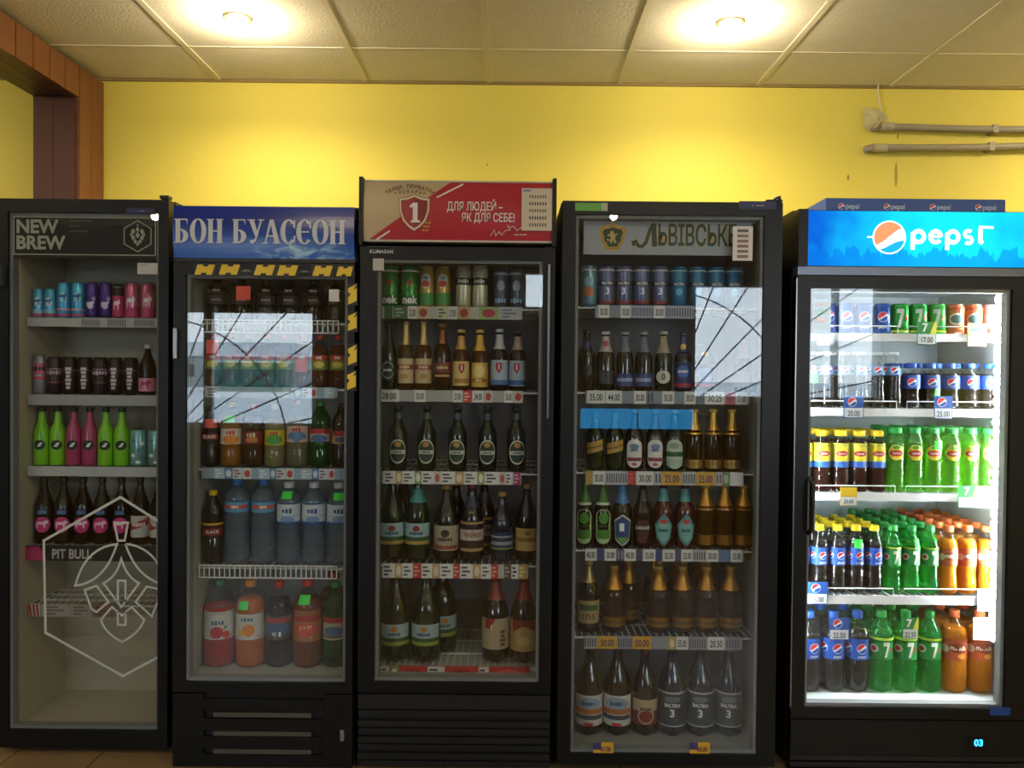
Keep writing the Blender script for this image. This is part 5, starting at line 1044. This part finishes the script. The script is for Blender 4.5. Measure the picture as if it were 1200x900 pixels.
F5.shelf(391, 400, 'wire5'); F5.shelf(479, 488, 'wire5'); F5.shelf(578, 587, 'wire5'); F5.shelf(698, 708, 'wire5'); F5.floor_row()
def card(par, px0, py0, px1, py1, style, price, Y=SY - .012):
    a, z1 = F5.L(px0, py0, Y); b, z0 = F5.L(px1, py1, Y); w, h = b - a, z1 - z0; m = MB()
    top = {'p': '#2454a8', 's': '#2c8a48', 'm': '#e89868', 'l': '#e8c020', 'w': '#d8e4ec'}[style]
    m.box(a, b, Y, Y + .0012, z0, z1, K(top)); zs = z0 + h * .46; m.flat(*rect2d(a + w * .04, b - w * .04, z0 + h * .03, zs), 0, Y - .0004, 0, K('#d8dce0'))
    m.text(price, (a + b) / 2, Y - .0008, (z0 + zs) / 2 - .003, h * .34, K('#26282c'), .015, min(.75, w / (h * .34 * .62 * 5)))
    zc = (zs + z1) / 2
    if style == 'p':
        for j, ((v, f), c) in enumerate(globe2d(h * .19)): m.flat(v, f, a + w * .42, Y - .0006 - .0003 * j, zc, K(c))
    if style == 's': m.text('7', a + w * .4, Y - .0006, zc, h * .5, K(W_), .03); m.flat(*poly2d([(b - w * .1, z1), (b, z1), (b, zs), (b - w * .35, zs)]), 0, Y - .0006, 0, K('#d8d83c'))
    if style == 'm': m.flat(*rect2d(a + w * .15, b - w * .15, zc - h * .08, zc + h * .08), 0, Y - .0006, 0, K('#3c8a6c'))
    return m.build('price_card', par)
S5 = [q[0] for q in F5.shelves]
card(S5[0], 958, 392, 978, 404, 'w', '19.50'); card(S5[0], 1075, 377, 1097, 404, 's', '17.00'); card(S5[0], 1134, 379, 1156, 406, 'm', '15.00')
card(S5[1], 989, 464, 1012, 490, 'p', '20.00'); card(S5[1], 1095, 464, 1116, 491, 'p', '25.00')
card(S5[2], 985, 571, 1004, 592, 'l', '20.00'); card(S5[2], 1123, 569, 1147, 595, 's', '25.00'); card(S5[2], 1148, 573, 1168, 595, 'w', '')
card(S5[3], 946, 682, 970, 708, 'p', '15.00'); card(S5[3], 1146, 692, 1166, 716, 'w', '15.00')
card(F5.root, 972, 724, 995, 750, 'p', '22.50', .102); card(F5.root, 1058, 724, 1076, 749, 's', '22.50', .102); card(F5.root, 1141, 724, 1168, 750, 'w', '', .102)
def sidecard(m, a, b, c, d, y):
    for i, cc in enumerate(('#8a9ab8', '#b8a8a0', '#7ab08a', '#d88a5c', '#a8b8c8')): zz = d - (d - c) * (.14 + .18 * i); m.flat(*rect2d(a + (b - a) * .12, b - (b - a) * .12, zz - (d - c) * .06, zz + (d - c) * .06), 0, y, 0, K(cc))
sticker(F5, F5.door, 953, 340, 976, 391, '#a8c4dc', sidecard, .0145)
m = MB().box(-F5.hw + .004, F5.hw - .004, .004, .05, WZ(886, 1060), F5.db - .006, BLACK); m.build('base_panel', F5.root)
for py in (890, 898, 906): zz = WZ(py, 1060); MB().box(-F5.hw + .004, F5.hw - .004, .008, .05, zz - .009, zz + .009, gp).build('slat', F5.root)
q = F5.L(1147, 871); dsp = MB().box(q[0] - .036, q[0] + .036, .001, .004, q[1] - .018, q[1] + .018, P('display_window', '#06080e', .15)).build('thermostat', F5.root)
MB().text('03', q[0], .0004, q[1], .034, glow('blue_led_digit', '#2aa0ff', 4.0), .03).build('digits', dsp)
# folded carton lying on that fridge
Q0, Q1 = W(968, 246, .12), W(1178, 246, .12); zt = F5.top; hb_ = W(1075, 233, .12).z - zt
pr = tag(empty('soda_tray', ((Q0.x + Q1.x) / 2, .27, zt)), 'flat blue cardboard drinks tray lying on the lit fridge', 'box')
hw = (Q1.x - Q0.x) / 2
BLC = P('blue_carton', '#34549c', .5, var=.06)
MB().box(-hw, hw, -.15, -.147, .001, hb_, BLC).box(-hw, hw, .147, .15, .001, hb_, BLC).box(-hw, -hw + .003, -.147, .147, .001, hb_, BLC).box(hw - .003, hw, -.147, .147, .001, hb_, BLC).box(-hw + .003, hw - .003, -.147, .147, .001, .004, BLC).build('tray_body', pr)
def traylogo(m):
    for k in range(4):
        x = -hw + hw * 2 * (.085 + .255 * k)
        for j, ((v, f), c) in enumerate(globe2d(.011)): m.flat(v, f, x, -.1506 - .0003 * j, hb_ * .5, K(c))
        m.text('pepsi', x + .016, -.1508, hb_ * .5, .028, K('#b8c4dc'), .02, .9, 'LEFT')
printed('lettering', pr, traylogo)

# ================================================================== what stands on the shelves
ORD = ['first', 'second', 'third', 'fourth', 'fifth', 'sixth', 'seventh', 'eighth', 'ninth', 'tenth', 'eleventh', 'twelfth', 'thirteenth', 'fourteenth']
CARD = ['one', 'two', 'three', 'four', 'five', 'six', 'seven', 'eight', 'nine', 'ten', 'eleven', 'twelve']
SHELF = ['top shelf', 'second shelf', 'third shelf', 'fourth shelf', 'fifth shelf', 'sixth shelf']
FN = {1: 'hexagon-emblem fridge', 2: 'blue-header fridge', 3: 'red-header fridge', 4: 'lion-crest fridge', 5: 'glowing-sign fridge'}
FR = {1: F1, 2: F2, 3: F3, 4: F4, 5: F5}
def row(fi, si, items, Y=None):
    """items: (px, kind[, rot degrees]); front row, standing on shelf si of fridge fi"""
    fr = FR[fi]; sh, z, zb = fr.shelves[si]; last = len(fr.shelves) - 1
    sn = 'bottom shelf' if si == last else SHELF[si]
    xs = []
    for n_, it in enumerate(items):
        px, kn = it[0], it[1]; k = KIND[kn]; y = Y if Y else SY + .012 + k['R'] + .004
        py = 450 - (z + k['H'] * .3 - CAM.z) * PX
        x = W(px, py, y + fr.y0).x
        xs.append([x, kn, y, it[2] if len(it) > 2 else 0])
    for i in range(len(xs)):                 # keep neighbours from touching and inside the cabinet
        r = KIND[xs[i][1]]['R']; lo = fr.xc + fr.ix0 + r + .003; hi = fr.xc + fr.ix1 - r - .003
        xs[i][0] = min(hi, max(lo, xs[i][0]))
        if i:
            need = xs[i - 1][0] + KIND[xs[i - 1][1]]['R'] + r + .004
            if xs[i][0] < need and True: xs[i][0] = need
    for i in range(len(xs) - 2, -1, -1):
        r = KIND[xs[i][1]]['R']; hi = fr.xc + fr.ix1 - KIND[xs[-1][1]]['R'] - .003
        if xs[-1][0] > hi: xs[-1][0] = hi
        need = xs[i + 1][0] - KIND[xs[i + 1][1]]['R'] - r - .004
        if xs[i][0] > need and True: xs[i][0] = need
    out = []
    for i, (x, kn, y, rot) in enumerate(xs):
        k = KIND[kn]
        y += fr.y0; face = math.atan2(x - CAM.x, y - CAM.y)
        lab = '%s, %s left-to-right, %s, %s' % (k['desc'], ORD[i], sn, FN[fi])
        out.append(place(kn, x, y, z + .0006, -face * .5 + R(rot + random.uniform(-6, 6)), lab, 'drinks on the %s of the %s' % (sn, FN[fi]), 'can' if k['word'] == 'can' else 'bottle'))
    return out
def behind(fi, si, items, start=0):
    """items: (front bottle object, kind, depth step count) -> rows standing behind front ones"""
    fr = FR[fi]; sh, z, zb = fr.shelves[si]; last = len(fr.shelves) - 1; sn = 'bottom shelf' if si == last else SHELF[si]
    for col, (x, y0, kn, rows) in enumerate(items):
        k = KIND[kn]; st = k['R'] * 2 + .004
        for q in range(1, rows + 1):
            y = y0 + st * q
            if y + k['R'] > fr.dep - .05: break
            x = max(fr.xc + fr.ix0 + k['R'] + .003, min(fr.xc + fr.ix1 - k['R'] - .003, x))
            lab = '%s, column %s, %s row back, %s, %s' % (k['desc'].split(' with ')[0], CARD[col + start], ORD[q], sn, FN[fi])
            place(kn, x, y, z + .0006, R(random.uniform(-25, 25)), lab, 'rear drinks on the %s of the %s' % (sn, FN[fi]), 'can' if k['word'] == 'can' else 'bottle')
def dot(o, kn, z, s0=0.0, h=8, w=.45, col=None):
    """fluorescent price sticker wrapped on a bottle (part of that bottle)"""
    k = KIND[kn]; H = k['H']; hz = h / PX / H / 2
    ops_mesh([('arc', z - hz, z + hz, w, col or GRN, s0)], H, k['R'], lambda q: k['rad'](q) + .003).build('price_sticker', o)
# fridge 1
row(1, 0, [(27, 'c_blue_s'), (41, 'c_blue_s'), (64, 'c_blue_t'), (82, 'c_blue_t'), (101, 'c_purple'), (120, 'c_purple'), (137, 'c_pinkblack'), (154, 'c_pink'), (174, 'c_pink')])
row(1, 1, [(33, 'c_silver'), (54, 'c_maroon'), (73, 'c_black'), (92, 'c_black'), (113, 'c_maroon'), (131, 'c_black'), (149, 'c_black'), (172, 'b_pinkpack')])
row(1, 2, [(36, 'b_lime'), (54, 'b_lime'), (72, 'b_rose'), (90, 'b_rose'), (109, 'b_lime'), (129, 'b_lime'), (153, 'c_teal'), (174, 'c_teal')])
row(1, 3, [(41, 'b_pit'), (66, 'b_pit'), (90, 'b_pit'), (114, 'b_pit'), (137, 'b_pit'), (159, 'b_redwhite'), (180, 'b_redwhite')])
# fridge 2
row(2, 0, [(255, 'l_dark'), (283, 'l_dark'), (312, 'l_dark'), (340, 'l_dark'), (368, 'l_dark'), (394, 'l_dark')])
o = row(2, 1, [(250, 'l_redcap'), (271, 'l_redcap'), (291, 'l_redcap'), (312, 'l_redcap'), (331, 'l_redcap'), (350, 'l_redcap'), (370, 'l_redcap'), (391, 'l_redcap')])
dot(o[5], 'l_redcap', .42, 0, 15, .8, RED)
o = row(2, 2, [(247, 'l_black'), (270, 'l_orange'), (296, 'l_brown'), (319, 'l_yellow'), (346, 'l_pink'), (374, 'l_green'), (398, 'l_dkright')])
dot(o[1], 'l_orange', .75, -.1); dot(o[0], 'l_black', .72, .2, 10, .7, RED)
o = row(2, 3, [(247, 'l_yelcap'), (277, 'w_blue'), (310, 'w_blue'), (338, 'w_white'), (367, 'w_white'), (394, 'w_white')])
dot(o[3], 'w_white', .85, -.1); dot(o[5], 'w_white', .84, 0)
o = row(2, 4, [(245, 'j_red'), (279, 'j_orange'), (311, 'j_dark'), (350, 'j_amber'), (390, 'j_green')], .19)
dot(o[1], 'j_orange', .74, -.3, 9, .35); dot(o[3], 'j_amber', .80, -.2, 10, .4)
behind(2, 4, [(o[3].location.x + .075, .19, 'j_amber', 1)])
# fridge 3
row(3, 0, [(457, 't_star'), (480, 't_star'), (500, 't_gold'), (519, 't_gold'), (543, 't_cream'), (562, 't_cream'), (587, 't_grey'), (605, 't_grey')])
row(3, 1, [(455, 'h_black'), (475, 'h_tan'), (496, 'h_tan'), (518, 'h_brown'), (540, 'h_one_y'), (562, 'h_yel'), (585, 'h_one_b'), (606, 'h_one_d')])
row(3, 2, [(466, 'h_oval'), (500, 'h_oval'), (536, 'h_oval'), (571, 'h_oval'), (605, 'h_oval')])
o = row(3, 3, [(459, 'g_big'), (489, 'g_big_teal'), (523, 'g_tan'), (552, 'g_chaika'), (588, 'g_blue'), (617, 'g_tan2')], .185)
behind(3, 3, [(o[0].location.x + .03, .185, 'g_big', 1), (o[2].location.x + .03, .185, 'g_tan', 1), (o[3].location.x + .045, .185, 'g_chaika', 1)])
o = row(3, 4, [(463, 'x_green'), (499, 'x_green'), (583, 'x_red'), (614, 'x_red2')], .20)
behind(3, 4, [(o[1].location.x + .055, .19, 'x_green', 1)])
# fridge 4
row(4, 0, [(690, 'v_pale'), (710, 'v_balt'), (730, 'v_balt'), (751, 'v_balt'), (773, 'v_balt'), (795, 'v_teal'), (817, 'v_teal'), (838, 'v_teal'), (860, 'v_teal')])
row(4, 1, [(687, 's_dark'), (709, 's_white'), (732, 's_blue'), (754, 's_blue'), (777, 's_zero'), (800, 's_navy'), (825, 's_navy2'), (870, 's_lost')])
row(4, 2, [(697, 'u_diag'), (720, 'u_diag'), (743, 'u_pill'), (767, 'u_pill'), (790, 'u_green'), (813, 'u_gold'), (835, 'u_gold'), (857, 'u_gold')])
row(4, 3, [(685, 'y_green'), (703, 'y_green'), (723, 'y_shield'), (744, 'y_garage'), (767, 'y_hex'), (791, 'y_hex'), (813, 'y_gold'), (835, 'y_gold'), (859, 'y_gold')])
o = row(4, 4, [(689, 'z_1715'), (719, 'z_gold'), (771, 'z_gold'), (798, 'z_gold'), (824, 'z_gold'), (851, 'z_gold')], .185)
behind(4, 4, [(o[1].location.x + .07, .185, 'z_gold', 1), (o[2].location.x + .02, .185, 'z_gold', 2), (o[3].location.x + .022, .185, 'z_gold', 2), (o[4].location.x + .024, .185, 'z_gold', 2)])
row(4, 5, [(690, 'z_white'), (719, 'z_white'), (751, 'z_red'), (784, 'z_balt'), (818, 'z_balt'), (853, 'z_balt')], .19)
# fridge 5
row(5, 0, [(962, 'q_pepsi'), (981, 'q_pepsi'), (1000, 'q_pepsi'), (1022, 'q_pepsi'), (1043, 'q_pepsi'), (1066, 'q_seven'), (1088, 'q_seven'), (1111, 'q_seven'), (1130, 'q_mirinda'), (1152, 'q_mirinda'), (1174, 'q_mirinda2')])
o = row(5, 1, [(955, 'q_glass'), (973, 'q_glass'), (993, 'q_glass'), (1012, 'q_glass'), (1032, 'q_glass'), (1053, 'q_glass'), (1071, 'q_small'), (1094, 'q_small'), (1117, 'q_small'), (1140, 'q_small'), (1162, 'q_small')])
dot(o[0], 'q_glass', .52, .2, 10, .5); dot(o[7], 'q_small', .36, .6, 8, .4)
behind(5, 1, [(q.location.x - .012, q.location.y, 'q_glass' if i < 6 else 'q_small', 2) for i, q in enumerate(o)])
o = row(5, 2, [(948, 'q_teab'), (968, 'q_teab'), (990, 'q_teab'), (1012, 'q_teab'), (1033, 'q_teab'), (1057, 'q_teag'), (1080, 'q_teag'), (1101, 'q_teag'), (1120, 'q_teag'), (1141, 'q_teag'), (1163, 'q_teag')])
dot(o[7], 'q_teag', .74, .4, 10, .5)
behind(5, 2, [(q.location.x - .006, q.location.y, 'q_teab' if i < 5 else 'q_teag', 2) for i, q in enumerate(o)])
o = row(5, 3, [(948, 'm_cola'), (969, 'm_cola'), (990, 'm_cola'), (1012, 'm_cola'), (1033, 'm_cola'), (1053, 'm_seven'), (1075, 'm_seven'), (1098, 'm_seven'), (1119, 'm_orange'), (1141, 'm_orange'), (1164, 'm_orange')])
dot(o[3], 'm_cola', .74, .2, 10, .5); dot(o[6], 'm_seven', .74, .6, 12, .4)
behind(5, 3, [(q.location.x, q.location.y, 'm_cola' if i < 5 else ('m_seven' if i < 8 else 'm_orange'), 3 if i < 5 else 5) for i, q in enumerate(o)])
o = row(5, 4, [(948, 'p_cola'), (979, 'p_cola'), (1008, 'p_cola'), (1035, 'p_seven'), (1063, 'p_seven'), (1091, 'p_seven'), (1118, 'p_orange'), (1150, 'p_orange')], .18)
behind(5, 4, [(q.location.x + (.0 if i > 5 else -.01), .19, 'p_cola' if i < 3 else ('p_seven' if i < 6 else 'p_orange'), 2) for i, q in enumerate(o)])
